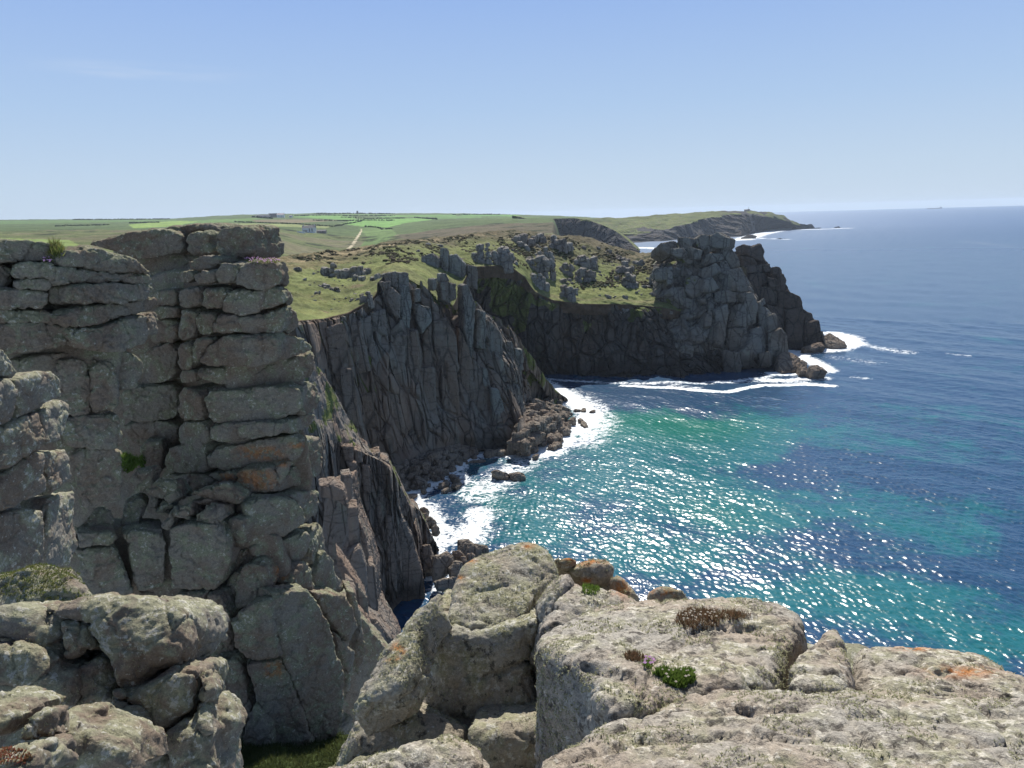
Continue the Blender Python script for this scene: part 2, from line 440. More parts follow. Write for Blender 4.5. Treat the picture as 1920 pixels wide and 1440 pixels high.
# ------------------------------------------------------------------ the setting: sea and land
def crv(pts):
    """(px,py,Y) -> at; (px,py,None,z) -> on the level z"""
    return [(p[0], onz(p[0], p[1], p[3]) if p[2] is None else at(*p[:3])) for p in pts]
def loft(curves, nu, nv, weights=None, cub=True):
    C = []
    for c in curves:
        x = np.array([q[0] for q in c], float); P = np.array([q[1] for q in c])
        x = (x-x[0])/(x[-1]-x[0]); u = np.linspace(0, 1, nu)
        R = np.stack([np.interp(u, x, P[:, k]) for k in range(3)], 1)
        if cub:                                          # round the corners of the traced line a little
            w_ = max(3, nu//60) | 1
            kk = np.hanning(w_+2)[1:-1]; kk /= kk.sum()
            for k in range(3):
                R[:, k] = np.convolve(np.pad(R[:, k], w_//2, mode='reflect', reflect_type='odd'), kk, 'valid')
        C.append(R)
    C = np.array(C); m = len(C)
    wt = np.array(weights if weights else [1]*(m-1), float)
    tk = np.concatenate(([0], np.cumsum(wt))); tk /= tk[-1]
    v = np.linspace(0, 1, nv)
    i = np.clip(np.searchsorted(tk, v, 'right')-1, 0, m-2); f = (v-tk[i])/(tk[i+1]-tk[i])
    V = C[i]*(1-f)[:, None, None]+C[i+1]*f[:, None, None]
    U_, V_ = np.meshgrid(np.linspace(0, 1, nu), v)
    return V.reshape(-1, 3), grid_q(nv, nu), U_.ravel(), V_.ravel(), tk
def grid_q(nv, nu):
    a = np.arange(nv*nu).reshape(nv, nu)
    return np.stack((a[:-1, :-1], a[:-1, 1:], a[1:, 1:], a[1:, :-1]), -1).reshape(-1, 4)
def in_poly(x, y, P):
    return sd_poly(np.asarray(x), np.asarray(y), np.asarray(P, float)) < 0
def dist_line(X, Y, L):
    d = np.full(len(X), 1e9)
    for a, b in zip(L[:-1], L[1:]):
        e = np.array(b[:2])-np.array(a[:2]); wx, wy = X-a[0], Y-a[1]
        t = np.clip((wx*e[0]+wy*e[1])/max(e@e, 1e-9), 0, 1)
        d = np.minimum(d, np.hypot(wx-t*e[0], wy-t*e[1]))
    return d
def colmn(V, amp, sx, sz, seed=0, big=1.):
    """outward displacement of a jointed cliff: tall columns, cross joints, cracks"""
    q = V+.55*np.stack((pn(V/7, seed+1), pn(V/7, seed+2), pn(V/7, seed+3)), 1)
    f1, f2, a, b = worley(q/np.array((sx, sx, sz)), seed)
    g1, g2, c, e = worley(q/np.array((sx*.55, sx*.55, sz*.42)), seed+5)
    d = amp*((a-.5)*1.1+(c-.5)*.55)-amp*.55*np.exp(-((f2-f1)/.08)**2)-amp*.3*np.exp(-((g2-g1)/.08)**2)
    return d+big*amp*fbm(V/(sx*4), 3, seed+9)

MS = sea_mat()
def build_sea():
    ang = np.radians(np.concatenate((np.linspace(-80, -32, 60, False), np.linspace(-32, 38, 1150, False), np.linspace(38, 85, 60))))
    rad = np.concatenate((np.geomspace(12, 80, 30, False), np.geomspace(78, 240, 780, False), np.geomspace(240, 420, 200, False), np.geomspace(420, 12500, 150)))
    A, Rr = np.meshgrid(ang, rad)
    X = (np.sin(A)*Rr).ravel(); Y = (np.cos(A)*Rr).ravel(); V = np.stack((X, Y, 0*X), 1)
    rs = np.random.RandomState(4); D = np.hypot(X, Y)
    for wl_, am, n_ in ((34, .10, 5), (17, .055, 6), (8.5, .030, 10), (4.6, .020, 14), (2.6, .018, 18), (1.5, .020, 24), (.95, .0185, 28), (.6, .0135, 28)):
        fade = ss(wl_*260, wl_*90, D); m_ = fade > 0
        for _ in range(n_):
            th = R_(rs.normal(215, 36)); kk = 2*math.pi/(wl_*rs.uniform(.75, 1.35)); ph = rs.uniform(0, 6.28)
            xx, yy = X[m_], Y[m_]
            V[m_, 2] += fade[m_]*am*1.7/math.sqrt(n_)*(np.abs(np.sin((kk*(xx*math.cos(th)+yy*math.sin(th))+ph)/2))*-2+1.2)*(1+.6*np.sin(xx/23*math.sin(th)+yy/31+ph))
    def blob(lst, out):
        for px, py, rx, ry, st in lst:
            c = onz(px, py, 0)
            out += st*np.exp(-((X-c[0])/rx)**2-((Y-c[1])/ry)**2)
        return out
    teal = np.zeros(len(X))
    teal = blob([(1260, 880, 34, 22, .42), (1480, 800, 30, 16, .35), (1200, 800, 24, 24, 1.1), (1330, 830, 22, 18, .5), (1170, 900, 16, 16, .6), (1330, 960, 14, 12, .9), (1260, 1050, 14, 9, 1.), (1420, 1010, 10, 12, .5),
                 (1640, 830, 40, 26, .62), (1800, 860, 30, 20, .5), (1600, 930, 12, 8, .35), (1720, 1010, 16, 8, .75), (1880, 960, 20, 10, .6), (1560, 1100, 12, 6, .8), (1800, 1130, 18, 8, .85),
                 (1900, 1200, 12, 8, .8), (1400, 1120, 9, 6, .6), (1000, 930, 18, 20, .45), (980, 1000, 12, 12, .5), (860, 900, 10, 14, .3),
                 (1450, 890, 14, 12, -.7), (1560, 1010, 14, 6, -.6), (1420, 1080, 8, 5, -.3), (1640, 1060, 9, 3, -.4), (1240, 730, 40, 9, -.5)], teal)
    teal *= np.where(X > 60, .8, 1.)
    green = blob([(1200, 790, 22, 20, .9), (1350, 800, 18, 14, .5), (1350, 960, 10, 10, .4), (1270, 740, 10, 4, .5)], np.zeros(len(X)))
    def L(*p): return [onz(px, py, 0) for px, py in p]
    foam = np.zeros(len(X))
    for line, wd, st in [
            (L((735, 890), (765, 925), (800, 905), (850, 875), (885, 850), (930, 850), (975, 845)), 4.5, 1.0),
            (L((765, 925), (800, 960), (830, 1010), (880, 1010), (900, 960)), 5, .72), (L((850, 890), (900, 930), (960, 880), (1010, 850)), 7, .62),
            (L((975, 850), (1030, 845), (1060, 815), (1100, 795), (1110, 775), (1070, 745), (1030, 725), (1000, 712)), 5.5, .92),
            (L((1000, 720), (1060, 735), (1110, 760), (1130, 790), (1100, 830)), 9, .60),
            (L((1000, 712), (1100, 714), (1200, 718), (1300, 718), (1400, 712), (1440, 706)), 3.5, .62),
            (L((1170, 722), (1240, 726), (1300, 731), (1360, 735), (1385, 728), (1430, 721), (1500, 722), (1562, 725)), 1.9, 1.15),
            (L((1420, 712), (1480, 715), (1540, 708)), 5, .72), (L((1330, 716), (1400, 714), (1480, 716), (1560, 724)), 3, .6),
            (L((1450, 700), (1500, 702), (1552, 694), (1530, 680), (1480, 655)), 5, .85), (L((1500, 660), (1560, 655), (1600, 645), (1590, 632), (1560, 625)), 7, .95),
            (L((1590, 640), (1660, 655), (1700, 660)), 7, .55), (L((1560, 670), (1640, 680)), 9, .45), (L((1600, 705), (1625, 708)), 3, .55), (L((1780, 664), (1815, 668)), 3, .5),
            (L((1280, 716), (1260, 725), (1310, 727)), 4, .55),
            (L((1195, 464), (1240, 466)), 20, .9), (L((1390, 450), (1420, 440), (1460, 432)), 30, .9), (L((1430, 447), (1480, 449)), 12, .8), (L((1500, 431), (1585, 428)), 28, .95),
            (L((1800, 452), (1900, 462)), 25, .42), (L((1580, 455), (1760, 452)), 16, .38)]:
        foam = np.maximum(foam, st*np.exp(-(dist_line(X, Y, line)/wd)**2))
    for r_ in shore_rocks:
        foam = np.maximum(foam, .66*np.exp(-(np.hypot(X-r_[0], Y-r_[1])/(r_[2]*1.7))**2))
    foam = np.minimum(foam, .86)
    o = mesh_obj('sea', V, grid_q(len(rad), len(ang)), MS, attrs={'teal': teal, 'green': green, 'foam': foam, 'far': ss(300, 3000, np.hypot(X, Y))})
    tag(o, 'turquoise and navy sea glittering in the sun', None, None, 'structure')
shore_rocks = []

GRASS, HEATH, STRAW, FIELD, BRIGHT = (.125, .160, .045), (.120, .100, .058), (.20, .165, .075), (.085, .17, .035), (.13, .26, .045)
def mixc(c, k, m):
    return c*(1-m[:, None])+np.array(k)*m[:, None]
ML = land_mat('moor_and_fields', .25, 1.2)
ML2 = land_mat('headland_turf', 1., .45)
def build_hills():
    px = (-200, 0, 200, 330, 400, 480, 560, 600, 640, 680, 720, 760, 800, 860, 900, 960, 1000, 1050, 1100, 1130, 1180, 1280)
    def C(Y, *py): return crv([(a, b, Y) for a, b in zip(px, py)])
    def K(Y, pts):
        x, y = zip(*pts); return crv([(a, float(np.interp(a, x, y)), Y) for a in px])
    cs = [K(90, [(-200, 620), (1280, 1100)]), K(150, [(-200, 520), (330, 545), (480, 640), (1280, 900)]),
          K(230, [(-200, 470), (300, 476), (480, 500), (600, 560), (1280, 640)]),
          K(330, [(-200, 458), (0, 457), (300, 462), (480, 486), (600, 505), (1000, 520), (1280, 560)]),
          K(430, [(-200, 452), (0, 451), (300, 452), (420, 452), (480, 462), (600, 492), (800, 492), (1000, 480), (1280, 530)]),
          K(560, [(-200, 446), (0, 446), (300, 441), (440, 429), (480, 433), (520, 446), (570, 469), (640, 484), (800, 474), (900, 452), (1000, 446), (1130, 450), (1280, 500)]),
          K(700, [(-200, 440), (0, 439), (300, 437), (440, 428), (480, 436), (560, 456), (640, 469), (668, 467), (700, 464), (800, 448), (900, 434), (1000, 427), (1080, 425), (1130, 432), (1280, 485)]),
          K(860, [(-200, 436), (0, 434), (300, 431), (480, 427), (560, 436), (640, 446), (690, 446), (740, 441), (800, 434), (900, 424), (1000, 418), (1080, 417), (1130, 424), (1280, 470)]),
          K(1100, [(-200, 430), (0, 428), (330, 426), (400, 421), (480, 417), (600, 421), (640, 425), (690, 428), (760, 424), (860, 416), (960, 411), (1050, 410), (1130, 416), (1280, 455)]),
          K(1700, [(-200, 421), (0, 419), (330, 416), (400, 412), (480, 409), (600, 410), (800, 410), (960, 408), (1050, 408), (1130, 412), (1280, 440)]),
          K(2600, [(-200, 414), (0, 412), (200, 411), (330, 410), (400, 405), (480, 402), (600, 399.5), (700, 400), (860, 400), (960, 402), (1050, 405), (1130, 409), (1280, 425)]),
          K(3400, [(-200, 432), (640, 420), (1280, 440)])]
    V, Q, u, v, tk = loft(cs, 620, 420, [1, 1, 1.3, 1.3, 2, 3, 4, 4, 4, 4, 1])
    X, Y = V[:, 0], V[:, 1]
    V[:, 2] += 1.6*fbm(V*np.array((1, 1, 0))/60, 4, 3)*ss(300, 500, Y)+.5*fbm(V/14, 3, 5)
    x, y = to_px(V)
    V[:, 2] -= ss(430, 520, x)*ss(420, 335, Y)*75                       # the sea cliffs cut the plateau off here
    V[:, 2] -= ss(1035, 1085, x)*ss(1500, 1250, Y)*ss(560, 640, Y)*120+ss(1128, 1190, x)*ss(640, 600, Y)*100
    V[:, 2] -= ss(1080, 1130, x)*ss(2500, 2250, Y)*110
    V[:, 2] = np.maximum(V[:, 2], -6)
    x, y = to_px(V)
    n = fbm(V*np.array((1, 1, 0))/90, 4, 21); n2 = fbm(V*np.array((1, 1, 0))/30, 3, 22)
    c = np.tile(np.array(GRASS)*.62, (len(V), 1))
    c = mixc(c, HEATH, ss(-.1, .35, n)*.75)
    c = mixc(c, (.10, .11, .035), ss(.05, .35, n2)*.5)
    def F(poly, colr, j=0):
        P = np.array(poly, float)
        c[in_poly(x+1.2*n2, y, P)] = colr
    # heather on the right shoulder, scrubby valley sides, stream gully
    c = mixc(c, (.075, .058, .036), (in_poly(x, y+3*n, [(790, 421), (900, 411), (1090, 408), (1130, 430), (1000, 440), (860, 446), (790, 452), (740, 446)])*.85).astype(float))
    far = Y > 880
    c[far] = np.array((.062, .098, .028))
    F([(335, 414), (480, 409), (520, 412), (470, 416), (345, 420)], (.085, .16, .035)); F([(0, 414), (330, 411.5), (335, 415), (0, 420)], (.075, .14, .032))
    F([(240, 421), (330, 414), (372, 415), (330, 424), (250, 428)], (.15, .24, .035)); F([(0, 446), (130, 450), (150, 460), (0, 470)], (.14, .20, .04))
    F([(420, 418), (540, 420), (622, 424), (612, 428), (480, 423), (415, 421)], (.165, .20, .06))
    F([(470, 412), (590, 411), (640, 413), (560, 418), (480, 416)], (.135, .11, .06))
    F([(548, 404), (660, 402.5), (668, 410), (640, 412), (552, 408)], (.085, .17, .035))
    F([(555, 405), (640, 404), (668, 411), (648, 412.5), (590, 409)], (.10, .23, .04)); F([(620, 401.5), (740, 402), (730, 406), (650, 405)], (.08, .15, .03))
    F([(668, 411), (800, 409), (812, 412), (760, 418), (725, 427), (690, 426), (640, 420)], (.105, .24, .04)); F([(700, 404), (860, 402), (850, 406), (720, 408)], (.09, .20, .04))
    F([(812, 406), (900, 404), (905, 408), (815, 411)], (.085, .18, .04)); F([(860, 402), (980, 403), (960, 406), (870, 405)], (.08, .20, .035)); F([(905, 405), (1020, 407), (1010, 409), (905, 410)], (.07, .12, .03))
    F([(686, 436), (712, 432), (714, 443), (690, 444)], (.11, .24, .035)); F([(672, 428), (730, 428), (745, 438), (700, 470), (668, 470), (690, 445)], (.085, .15, .035))
    # footpath up the valley
    pth = [onz_(px_, py_, V) for px_, py_ in ()]
    P = [(648, 470), (660, 461), (667, 450), (676, 436), (678, 430)]
    dd = dist_line(x, y, [np.array(p) for p in P]); wd = np.interp(y, (430, 455, 470), (1.0, 2.6, 1.6))
    c = mixc(c, (.36, .30, .20), (dd < wd).astype(float))
    scr = ss(540, 600, Y)*ss(1000, 900, Y)*(1-ss(-.1, .2, n))*.9+.25*(Y < 540)
    scr = np.maximum(scr, .9*np.exp(-(dist_line(x, y, [np.array((640, 466)), np.array((668, 452))])/6)**2))
    g_ = c.mean(1)[:, None]; c = (c*.72+g_*np.array((1.05, 1.05, .8))*.28)*1.30
    o = mesh_obj('hills', V, Q, ML, attrs={'col': c, 'scrub': scr, 'stones': 0*x})
    tag(o, 'moorland valley and green fields inland of the cliffs', None, None, 'structure')
    return V, x, y
def onz_(a, b, V): return None

RIDGE = [(430, 488, 215), (480, 484, 225), (540, 478, 238), (600, 473, 250), (640, 470, 260), (700, 458, 275), (760, 451, 288), (800, 446, 298), (860, 439, 315), (900, 436, 322), (960, 433, 335), (1040, 436, 340), (1100, 446, 345), (1150, 462, 345), (1200, 471, 340), (1240, 474, 332), (1290, 462, 318), (1340, 470, 305), (1400, 500, 296)]
LIP = [(430, 645, 112), (500, 622, 128), (560, 603, 145), (610, 597, 153), (650, 588, 160), (690, 566, 166), (715, 540, 172), (740, 520, 180), (775, 535, 184), (800, 550, 188), (830, 572, 192), (850, 576, 200), (862, 545, 222), (875, 515, 240), (892, 500, 248), (930, 498, 256), (960, 501, 262), (985, 520, 264), (1000, 545, 265), (1035, 563, 267), (1090, 570, 270), (1150, 571, 273), (1200, 573, 276), (1260, 580, 279), (1310, 596, 282), (1360, 625, 284), (1400, 650, 284)]
def ip(L, xs):
    a = np.array(L, float); return [(x, np.interp(x, a[:, 0], a[:, 1]), np.interp(x, a[:, 0], a[:, 2])) for x in xs]
def build_headland():
    xs = sorted(set([q[0] for q in LIP]+[q[0] for q in RIDGE]))
    lip = crv(ip(LIP, xs)); rid = crv(ip(RIDGE, xs))
    back = [(a, P+np.array((4, 45, -14))) for a, P in rid]; back2 = [(a, P+np.array((10, 110, -60))) for a, P in rid]
    under = [(a, P+np.array((0, 1.5, -4))) for a, P in lip]
    V, Q, u, v, tk = loft([under, lip, rid, back, back2], 640, 330, [.05, 1, .25, .15])
    x, y = to_px(V); Z0 = V*np.array((1, 1, 0))
    edge = ss(tk[1], tk[1]+.05, v)
    V[:, 2] += edge*(1.1*fbm(Z0/22, 4, 31)+.55*fbm(Z0/5, 3, 32)+.40*np.abs(fbm(Z0/2.2, 3, 33)))
    V[:, 1] += (1-edge)*2.0*fbm(V/6, 3, 35)
    n = fbm(Z0/26, 4, 41); n2 = fbm(Z0/8, 3, 42)
    c = np.tile(np.array((.135, .165, .045)), (len(V), 1))
    c = mixc(c, (.19, .205, .060), ss(.0, .4, n2)*.7)
    c = mixc(c, (.115, .125, .045), ss(.0, -.4, n)*.7)
    # heath towards the ridge and on the right-hand shoulder
    hv = (v-tk[1])/(tk[2]-tk[1])
    heath = ss(.62, .9, hv+.25*n)
    heath = np.maximum(heath, ss(860, 1010, x)*ss(.45, .8, hv+.3*n)*.95)
    c = mixc(c, (.125, .100, .062), heath*.9)
    c = mixc(c, (.17, .135, .062), ss(.55, .85, hv+.3*n2)*ss(760, 600, x)*.8)
    # worn path along the ridge, bare earth on the left slope and the lip
    P = [(540, 490), (640, 476), (700, 466), (760, 458), (820, 449), (880, 441), (930, 437)]
    dd = dist_line(x, y, [np.array(p) for p in P]); c = mixc(c, (.26, .20, .11), (np.exp(-(dd/np.interp(x, (540, 930), (2.5, 1.2)))**2)*.85))
    c = mixc(c, (.16, .105, .065), ss(.25, .5, fbm(Z0/7, 4, 44))*ss(.5, .15, hv)*ss(800, 650, x)*.7)
    c = mixc(c, (.10, .065, .042), (v < tk[1]+.002).astype(float))
    P = [(985, 545), (1060, 562), (1150, 562), (1220, 566), (1262, 567)]
    dd = dist_line(x, y, [np.array(p) for p in P]); c = mixc(c, (.20, .17, .085), np.exp(-(dd/2.2)**2)*.6)
    st = np.clip(ss(.1, .5, fbm(Z0/12, 3, 46)), 0, 1)*.8
    g_ = c.mean(1)[:, None]; c = (c*.75+g_*np.array((1.1, 1.02, .75))*.25)*1.12
    o = mesh_obj('headland', V, Q, ML2, attrs={'col': c, 'scrub': .75*heath+.15, 'stones': st})
    tag(o, 'grassy headland above the dark cliffs', None, None, 'structure')
    return V, x, y
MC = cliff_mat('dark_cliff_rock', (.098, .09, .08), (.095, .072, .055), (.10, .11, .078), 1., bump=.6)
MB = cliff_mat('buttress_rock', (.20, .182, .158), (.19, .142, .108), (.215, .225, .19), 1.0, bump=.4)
def build_cliff():
    lip = crv(LIP_C)
    top = [(a, P+np.array((0, 6, 1.0))) for a, P in lip]
    base = crv([(760, 705, None, -2), (850, 705, None, -2), (990, 708, None, -2), (1080, 712, None, -2), (1130, 714, None, -2), (1200, 714, None, -2), (1270, 716, None, -2), (1340, 711, None, -2), (1400, 702, None, -2), (1460, 696, None, -2)])
    V, Q, u, v, tk = loft([base, lip, top], 560, 230, [1, .08])
    N = vnormals(V, Q)
    V2 = V.copy()
    prof = np.sin(np.pi*np.clip(v/tk[1], 0, 1))
    out = np.array((0, -1, 0.15))
    big = 4.5*fbm(V*np.array((1, 1, .25))/24, 4, 51)*np.clip(v*6, 0, 1)+1.5*fbm(V/9, 3, 52)
    V2 += out*(big*(1-ss(tk[1]*.93, tk[1], v)*.8)+prof*(-1.5))[:, None]
    dsp = colmn(V2, 2.4, 5.5, 15, 53)
    V2 += out*(dsp*ss(1, .9, v))[:, None]
    # a rocky shelf just above the water
    V2[:, 1] -= 4.5*ss(4.5, 1.0, V2[:, 2])*(.6+.6*fbm(V/11, 3, 57))
    gr = ss(.80, 1.0, v/tk[1]+.45*fbm(V/10, 4, 55))*.8
    x, y = to_px(V2)
    gr = np.maximum(gr, .9*in_poly(x, y, [(895, 500), (960, 500), (985, 520), (1000, 548), (985, 620), (940, 640), (890, 540)])*(.55+.9*fbm(V/9, 3, 58)))
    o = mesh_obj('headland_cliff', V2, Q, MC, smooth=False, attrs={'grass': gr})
    tag(o, 'dark shaded cliff under the grassy headland', None, None, 'structure')
LIP_C = [(765, 512, 236), (790, 490, 240), (830, 487, 243), (870, 490, 245)]+[q for q in LIP if q[0] >= 892]
LIP_C[0] = (762, 500, 236)
LIP_C = [(a, b+1.5, c+1.5) for a, b, c in LIP_C]+[(1460, 668, 284)]
BUT = []
def build_buttress():
    base = crv([(520, 1000, None, 1), (600, 975, None, 1), (650, 945, None, 1), (700, 900, None, 2), (745, 875, None, 3), (800, 845, None, 3.5), (860, 832, None, 3), (905, 842, None, 1), (940, 848, None, 0), (968, 842, None, 0), (990, 790, None, 2), (1003, 745, None, 2), (1000, 716, None, -1)])
    crest = crv([(520, 614, 139), (600, 604, 151), (650, 594, 159), (690, 572, 165), (720, 528, 172), (745, 519, 176), (775, 540, 180), (800, 562, 183), (835, 580, 187), (858, 592, 189), (875, 566, 191), (892, 586, 193), (915, 598, 196), (940, 618, 199), (962, 640, 202), (976, 668, 204), (983, 700, 206)])
    mid = []
    bx = np.array([q[0] for q in base]); tb = (bx-bx[0])/(bx[-1]-bx[0]); BP = np.array([q[1] for q in base])
    cx = np.array([q[0] for q in crest]); tc = (cx-cx[0])/(cx[-1]-cx[0]); CP = np.array([q[1] for q in crest])
    tt = np.linspace(0, 1, 40)
    B = np.stack([np.interp(tt, tb, BP[:, k]) for k in range(3)], 1); Cc = np.stack([np.interp(tt, tc, CP[:, k]) for k in range(3)], 1)
    m = .35*B+.65*Cc; m[:, 1] += 2.0*np.sin(tt*np.pi); m[:, 2] += 2
    mid = list(zip(tt, m))
    top = [(a, P+np.array((1.5, 5, .3))) for a, P in crest]
    back = [(a, P+np.array((9, 16, -13))) for a, P in crest]
    back2 = [(a, np.array((P[0]+17, P[1]+30, -3))) for a, P in crest]
    V, Q, u, v, tk = loft([base, mid, crest, top, back, back2], 560, 420, [.5, .8, .06, .25, .25], cub=True)
    q = V*np.array((1, 1, .12))
    front = ss(0, .03, v)
    out = np.array((.38, -.92, .05))
    am = np.where(v > tk[3], .8, 1.0)
    V = V+out*(am*front*(3.4*ridged(q/15, 2, 61)-3.2+colmn(V, 1.6, 4.4, 24, 63, .5)))[:, None]
    V[:, 2] += ss(.8, 1.6, v/tk[2])*ss(tk[4], tk[3], v)*0
    # joints end at different heights: the crest is broken
    f1, f2, a, b = worley(V*np.array((1, 1, 0))/3.0, 66)
    V[:, 2] += (a-.55)*2.6*np.exp(-((v-tk[2])/.05)**2)*ss(.30, .42, u)
    x, y = to_px(V)
    gr = ss(tk[2]*.99, tk[3], v)*(.55+.8*fbm(V/5, 3, 67))*ss(.3, .5, u)*ss(.9, .75, u)
    gr = np.where(v > tk[3], .5+.8*fbm(V/6, 3, 68), gr)
    gr = np.where((v < tk[2]), .30*ss(.7, 1, v/tk[2])+.5*fbm(V/7, 3, 69)-.1, gr)
    scar = np.maximum(in_poly(x, y, [(690, 700), (740, 640), (775, 700), (790, 800), (770, 860), (700, 880), (650, 900)])*1., .8*in_poly(x, y, [(565, 605), (640, 600), (640, 700), (600, 690)]))
    BUT.append(V)
    o = mesh_obj('buttress_cliff', V, Q, MB, smooth=False, attrs={'grass': gr, 'scar': scar*(.4+.9*fbm(V*np.array((1, 1, .4))/9, 3, 62))})
    tag(o, 'tall fluted cliff buttress in shade beyond the granite stack', None, None, 'structure')
def build_far():
    # nearer dark point
    crest = crv([(960, 404, 1150), (1000, 412, 1120), (1040, 410, 1100), (1075, 409, 1080), (1105, 413, 1060), (1130, 422, 1050), (1150, 431, 1040), (1165, 441, 1035), (1180, 454, 1030), (1192, 466, 1025)])
    base = [(a, np.array((P[0]+4, P[1]-45, -2))) for a, P in crest]
    back = [(a, P+np.array((25, 110, -8))) for a, P in crest]; back2 = [(a, np.array((P[0]+35, P[1]+220, -5))) for a, P in crest]
    V, Q, u, v, tk = loft([base, crest, back, back2], 240, 150, [1, .6, .5])
    V[:, 1] -= (v < tk[2])*(colmn(V, 5, 16, 30, 71)+5*ridged(V*np.array((1, 1, .5))/45, 3, 72)-5)*ss(0, .1, v)*ss(tk[1]*1.3, tk[1], v)
    V[:, 2] += ss(tk[1], tk[1]+.1, v)*(3*fbm(V/40, 3, 73))
    gr = ss(tk[1]*.97, tk[1]*1.10, v+.12*fbm(V/30, 4, 74))*1.0
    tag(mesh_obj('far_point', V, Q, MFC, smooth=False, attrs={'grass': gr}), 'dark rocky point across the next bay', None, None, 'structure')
    # the long far headland
    crest = crv([(1060, 409, 1750), (1130, 409, 1760), (1180, 407, 1780), (1240, 403, 1800), (1290, 398, 1830), (1340, 396, 1870), (1400, 394.5, 1950), (1440, 397, 2000), (1465, 403, 2030), (1485, 412, 2060), (1500, 421, 2080)])
    lip = crv([(1060, 428, 1600), (1160, 438, 1600), (1215, 433, 1600), (1250, 431, 1600), (1290, 420, 1620), (1330, 408, 1700), (1370, 402, 1780), (1410, 404, 1850), (1440, 406, 1920), (1470, 413, 1990), (1500, 424, 2050)])
    base = crv([(1060, 462, None, -3), (1180, 460, None, -3), (1240, 456, None, -3), (1290, 450, None, -3), (1340, 448, None, -3), (1390, 447, None, -3), (1410, 440, None, -3), (1440, 433, None, -3), (1470, 430, None, -3), (1505, 428, None, -3)])
    back = [(a, P+np.array((60, 500, -30))) for a, P in crest]
    V, Q, u, v, tk = loft([base, lip, crest, back], 420, 200, [1, 1, .3])
    V[:, 1] -= (colmn(V, 11, 26, 60, 81)+26*ridged(V*np.array((1, 1, .2))/80, 3, 82)-26)*ss(0, .1, v)*ss(tk[1]*1.25, tk[1]*.9, v)
    V[:, 2] += ss(tk[1]*.9, tk[1]*1.1, v)*(4*fbm(V/50, 4, 83))
    gr = ss(tk[1]*.94, tk[1]*1.08, v+.16*fbm(V/45, 4, 84))
    gr *= 1-.75*ss(.55, .75, u)*ss(-.2, .2, fbm(V/50, 3, 85))
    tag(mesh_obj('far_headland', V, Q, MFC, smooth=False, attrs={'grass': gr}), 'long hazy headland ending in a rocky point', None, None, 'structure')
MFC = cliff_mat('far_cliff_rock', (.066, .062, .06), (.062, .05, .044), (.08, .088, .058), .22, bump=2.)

# ------------------------------------------------------------------ the granite stacks: every jointed block traced as its own solid
def Z1(*p): return [(a/3, b/3+360) for a, b in p]
def Z2(*p): return [(a/2.4, b/2.4+840) for a, b in p]
def Z4(*p): return [(a/2.4+220, b/2.4+820) for a, b in p]
def ZC(*p): return [(a/2.667+540, b/2.667+900) for a, b in p]
RUST = [(490, 850, 45, 14), (480, 900, 40, 20), (530, 868, 14, 8), (528, 1072, 14, 22), (515, 1255, 20, 16), (560, 835, 20, 6), (430, 895, 20, 8)]
def rust_of(V):
    x, y = to_px(V); r = np.zeros(len(V))
    for a, b, c, d in RUST: r = np.maximum(r, np.exp(-((x-a)/c)**4-((y-b)/d)**4))
    return r*.6
class Plane:
    def __init__(s, o, n, up=(0, 0, 1)):
        s.o = np.asarray(o, float); n = np.asarray(n, float); s.n = n/np.linalg.norm(n)
        e1 = np.cross(up, s.n); s.e1 = e1/np.linalg.norm(e1); s.e2 = np.cross(s.n, s.e1)
    def uv(s, poly):
        r = []
        for px, py in poly:
            d = ray(px, py); c = np.array((0, 0, H)); t = ((s.o-c)@s.n)/(d@s.n)
            q = c+t*d-s.o; r.append((q@s.e1, q@s.e2))
        return r
def facing(poly, Yf, dy=0., lean=0.):
    """vertical plane through the two ends of a traced outline, lean tips it back"""
    x = [p[0] for p in poly]; y = [p[1] for p in poly]; xl, xr = min(x), max(x); yc = (min(y)+max(y))/2
    A, B = at(xl, yc, Yf(xl)+dy), at(xr, yc, Yf(xr)+dy)
    n = np.array((B[1]-A[1], -(B[0]-A[0]), 0)); n /= np.linalg.norm(n); n[2] = math.tan(lean)
    return Plane((A+B)/2, n)
NB = [0]
def rock(poly, pl, T, h, r=.16, bulge=.05, amps=None, taper=0., shrink=None, sm=1, seed=None):
    NB[0] += 1; sd = seed if seed is not None else NB[0]*7
    uv = pl.uv(poly)
    V, Q = slab(uv, pl.o, pl.e1, pl.e2, T, h, r, bulge, taper, shrink if shrink is not None else h*.22, sm)
    return roughen(V, Q, amps or [], sd), Q
def make_blocks(root, polys, Yf, mat, T=1.7, k=1., name='block', edge=9999, TE=.8, sm=1, shr=-.35):
    for e in polys:
        poly = e[0]; dy = e[1] if len(e) > 1 else 0.; kw = dict(e[2]) if len(e) > 2 else {}
        pl = facing(poly, Yf, dy, kw.pop('lean', 0.)); Y = pl.o[1]; h = Y*.0015
        mt = kw.pop('T', T if max(a for a, b in poly) < edge else TE); lab = kw.pop('label', None)
        uv = np.array(pl.uv(poly)); siz = (uv.max(0)-uv.min(0)).min()
        am = [(1.2, .07*min(1, siz), 'warp'), (.8, .038*k, 'n'), (.30, .05*k*min(1, siz), 'strata'), (.8, .05*k, 'crack'), (.33, .030*k, 'crack'), (.22, .030*k, 'f')]
        V, Q = slab(uv, pl.o, pl.e1, pl.e2, mt, h, min(.085, siz*.11), kw.get('bulge', min(.05, siz*.05)), 0., h*shr, sm)
        NB[0] += 1; V = roughen(V, Q, am, NB[0]*7)
        o = mesh_obj(name, V, Q, mat, attrs={'rust': rust_of(V)})
        child(o, root)
        if lab: o['label'] = lab
        BLK.append(o)
BLK = []; cores = []
def curve_Y(*pts):
    a = np.array(pts, float); return lambda x: float(np.interp(x, a[:, 0], a[:, 1]))
MG = granite('granite_stack_stone', k=1.15, li=.55, pa=.38, bump=.11)
